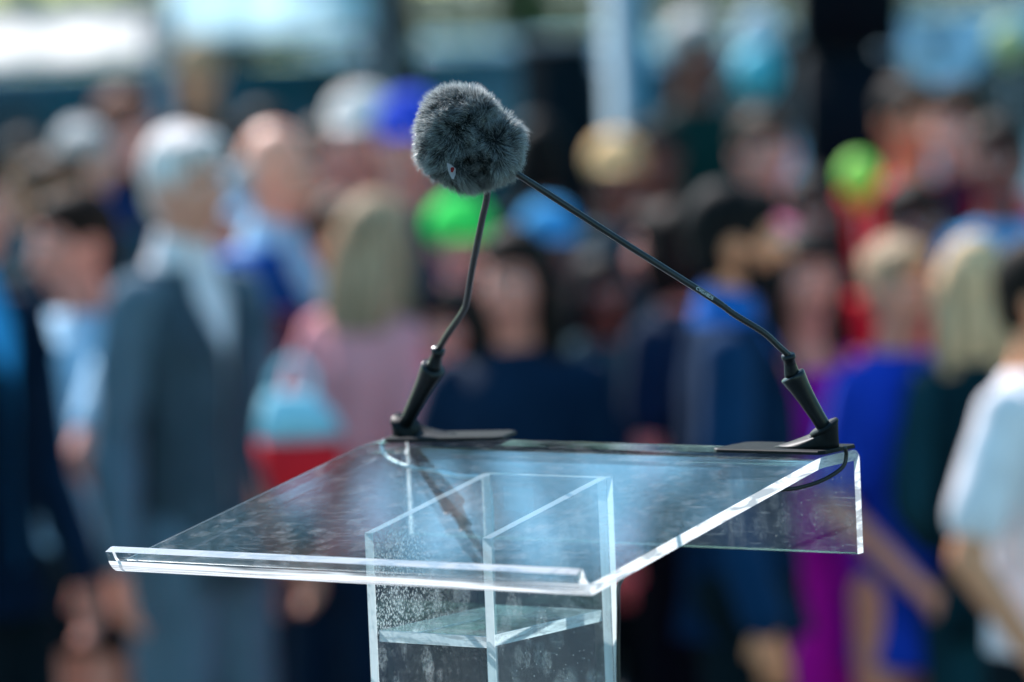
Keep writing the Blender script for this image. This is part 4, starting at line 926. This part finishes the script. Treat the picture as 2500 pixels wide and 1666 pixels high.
# ------------------------------------------------------------------ furry windscreen
fur = empty('windscreen', FURC, 0, 'grey shaggy fur windscreen pulled over both microphone heads', 'windscreen')
def S(px, py, y=.223): return at_y(px, py, y) - FURC
k_ = (at_y(1242, 342, .223)-at_y(1142, 342, .223)).length/100      # metres per photo pixel along X here
PXM = 1/2740.
blobs = [(UP*0 + RT*(-20*PXM) + UP*(30*PXM), 90*PXM), (RT*(42*PXM) - UP*(20*PXM), 84*PXM), (-RT*(40*PXM) - UP*(10*PXM), 80*PXM), (RT*(10*PXM)-UP*(42*PXM), 76*PXM)]
bm = bmesh.new()
for c, r in blobs: ellipsoid(bm, c, (r, r, r), u=24, v=16)
core = blend('foam_core', bm, mat('fur_backing', (.015, .016, .018), rough=.95), fur, .004, iters=6)

def fur_material():
    mt, t = new_mat('fur_fibre'); L = t.links.new
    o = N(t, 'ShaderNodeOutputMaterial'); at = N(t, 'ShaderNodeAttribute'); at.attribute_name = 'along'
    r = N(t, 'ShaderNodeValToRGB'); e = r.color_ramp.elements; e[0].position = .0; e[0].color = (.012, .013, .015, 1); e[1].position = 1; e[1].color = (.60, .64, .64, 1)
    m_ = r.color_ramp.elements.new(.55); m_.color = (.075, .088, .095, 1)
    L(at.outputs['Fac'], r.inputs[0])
    at2 = N(t, 'ShaderNodeAttribute'); at2.attribute_name = 'tone'
    mx = N(t, 'ShaderNodeMix', data_type='RGBA', blend_type='MULTIPLY'); mx.inputs[0].default_value = 1; L(r.outputs[0], mx.inputs[6]); L(at2.outputs['Fac'], mx.inputs[7])
    d = N(t, 'ShaderNodeBsdfDiffuse'); tl = N(t, 'ShaderNodeBsdfTranslucent'); g = N(t, 'ShaderNodeBsdfGlossy'); g.inputs['Roughness'].default_value = .35
    L(mx.outputs[2], d.inputs[0]); L(mx.outputs[2], tl.inputs[0])
    m1 = N(t, 'ShaderNodeMixShader'); m1.inputs[0].default_value = .55; L(d.outputs[0], m1.inputs[1]); L(tl.outputs[0], m1.inputs[2])
    m2 = N(t, 'ShaderNodeMixShader'); m2.inputs[0].default_value = .12; L(m1.outputs[0], m2.inputs[1]); L(g.outputs[0], m2.inputs[2])
    L(m2.outputs[0], o.inputs[0]); return mt
def build_fur(nst=56000):
    rnd = random.Random(3); V = []; Fc = []; al = []; tn = []
    bl = [(Vector(c), r) for c, r in blobs]
    tot = sum(r*r for c, r in bl); made = 0
    from mathutils.kdtree import KDTree
    seeds = []
    for c, r in bl:
        for _ in range(260):
            d = Vector((rnd.gauss(0, 1), rnd.gauss(0, 1), rnd.gauss(0, 1))).normalized(); seeds.append(c+d*r)
    kd = KDTree(len(seeds))
    for i_, q_ in enumerate(seeds): kd.insert(q_, i_)
    kd.balance()
    while made < nst:
        c, r = rnd.choices(bl, [b[1]**2 for b in bl])[0]
        d = Vector((rnd.gauss(0, 1), rnd.gauss(0, 1), rnd.gauss(0, 1))).normalized(); p = c + d*r
        if any((p-c2).length < r2-.0005 for c2, r2 in bl if c2 is not c): continue
        made += 1
        # blend normal toward overall centre so the coat flows over the joints
        nrm = (d*.75 + p.normalized()*.5).normalized()
        cl = p*95; flow = Vector((noise.noise(cl), noise.noise(cl+Vector((7, 3, 1))), noise.noise(cl+Vector((1, 9, 5)))))
        q2 = p*38; flow2 = Vector((noise.noise(q2), noise.noise(q2+Vector((4, 1, 8))), noise.noise(q2+Vector((2, 6, 3)))))
        fl = flow*.75 + flow2*1.0 - UP*.22; fl -= nrm*fl.dot(nrm)
        Ln = rnd.uniform(.014, .0235)*(1+.35*noise.noise(p*60)); 
        u = (nrm + Vector((rnd.gauss(0, 1), rnd.gauss(0, 1), rnd.gauss(0, 1)))*.16).normalized()
        p0 = p - nrm*.002; p1 = p0 + (u*.8+fl*.25)*Ln*.42; p2 = p1 + (u*.55+fl*.75)*Ln*.34; p3 = p2 + (u*.45+fl*.95)*Ln*.30
        q_, i_, d_ = kd.find(p); rc_ = random.Random(i_); pull = rc_.uniform(.15, .75)
        dn = (q_ - p); dn -= nrm*dn.dot(nrm); p2 += dn*pull*.45; p3 += dn*pull*.85 + nrm*rc_.uniform(-.002, .0025)
        sd = u.cross(Vector((rnd.gauss(0, 1), rnd.gauss(0, 1), rnd.gauss(0, 1)))).normalized()
        w_ = rnd.uniform(.00011, .00020); i = len(V); tone = rnd.uniform(.55, 1.35)
        for q, ww in ((p0, w_), (p1, w_*.95), (p2, w_*.7)): V += [q-sd*ww, q+sd*ww]
        V.append(p3); Fc += [(i, i+1, i+3, i+2), (i+2, i+3, i+5, i+4), (i+4, i+5, i+6)]
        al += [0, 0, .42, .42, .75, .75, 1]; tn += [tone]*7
    me = bpy.data.meshes.new('fur'); me.from_pydata([tuple(v) for v in V], [], Fc)
    a = me.attributes.new('along', 'FLOAT', 'POINT'); a.data.foreach_set('value', al)
    a = me.attributes.new('tone', 'FLOAT', 'POINT'); a.data.foreach_set('value', tn)
    me.polygons.foreach_set('use_smooth', [True]*len(me.polygons))
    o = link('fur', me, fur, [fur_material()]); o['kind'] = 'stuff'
    return o
build_fur()
# woven maker's tag poking out of the fur
tg = -RT*(40*PXM) - UP*(84*PXM) - FW*(118*PXM)*.62
tagc = tg + (-FW)*.018
def tagm(name, pts, mt, off, par):
    bm = bmesh.new(); f = bm.faces.new([bm.verts.new(tagc + RT*x*PXM - UP*y*PXM - FW*off) for x, y in pts]); bmesh.ops.solidify(bm, geom=[f], thickness=.0004); return bm_obj(name, bm, mt, par, smooth=False)
tg1 = tagm('woven_tag', [(-14, -20), (-2, -14), (10, -4), (9, 12), (4, 24), (-1, 22), (-10, 2)], mat('tag_white', (.55, .52, .56), rough=.7), 0, fur)
tagm('tag_emblem', [(-4, -5), (0, -8), (5, -7), (6, -2), (2, 6), (-3, 5)], mat('tag_red', (.45, .01, .02), rough=.6), .0008, tg1)

# ================================================================== bake the fused skins
bpy.context.view_layer.update()
dg = bpy.context.evaluated_depsgraph_get()
for o, rough in REMESH:
    me = bpy.data.meshes.new_from_object(o.evaluated_get(dg), preserve_all_data_layers=False, depsgraph=dg)
    me.name = o.name.split('.')[0]
    if rough:
        n = len(me.vertices); co = [0.0]*(3*n); no = [0.0]*(3*n); me.vertices.foreach_get('co', co); me.vertices.foreach_get('normal', no)
        off = Vector((random.random()*20, random.random()*20, 0))
        for i in range(n):
            q = Vector((co[3*i]*9, co[3*i+1]*9, co[3*i+2]*4.5)) + off
            a = max(-.0015, (noise.noise(q)+.42)*.008*rough + noise.noise(q*2.7)*.0035*rough)
            for j in range(3): co[3*i+j] += no[3*i+j]*a
        me.vertices.foreach_set('co', co)
    me.polygons.foreach_set('use_smooth', [True]*len(me.polygons))
    old = o.data; o.modifiers.clear(); o.data = me; bpy.data.meshes.remove(old)
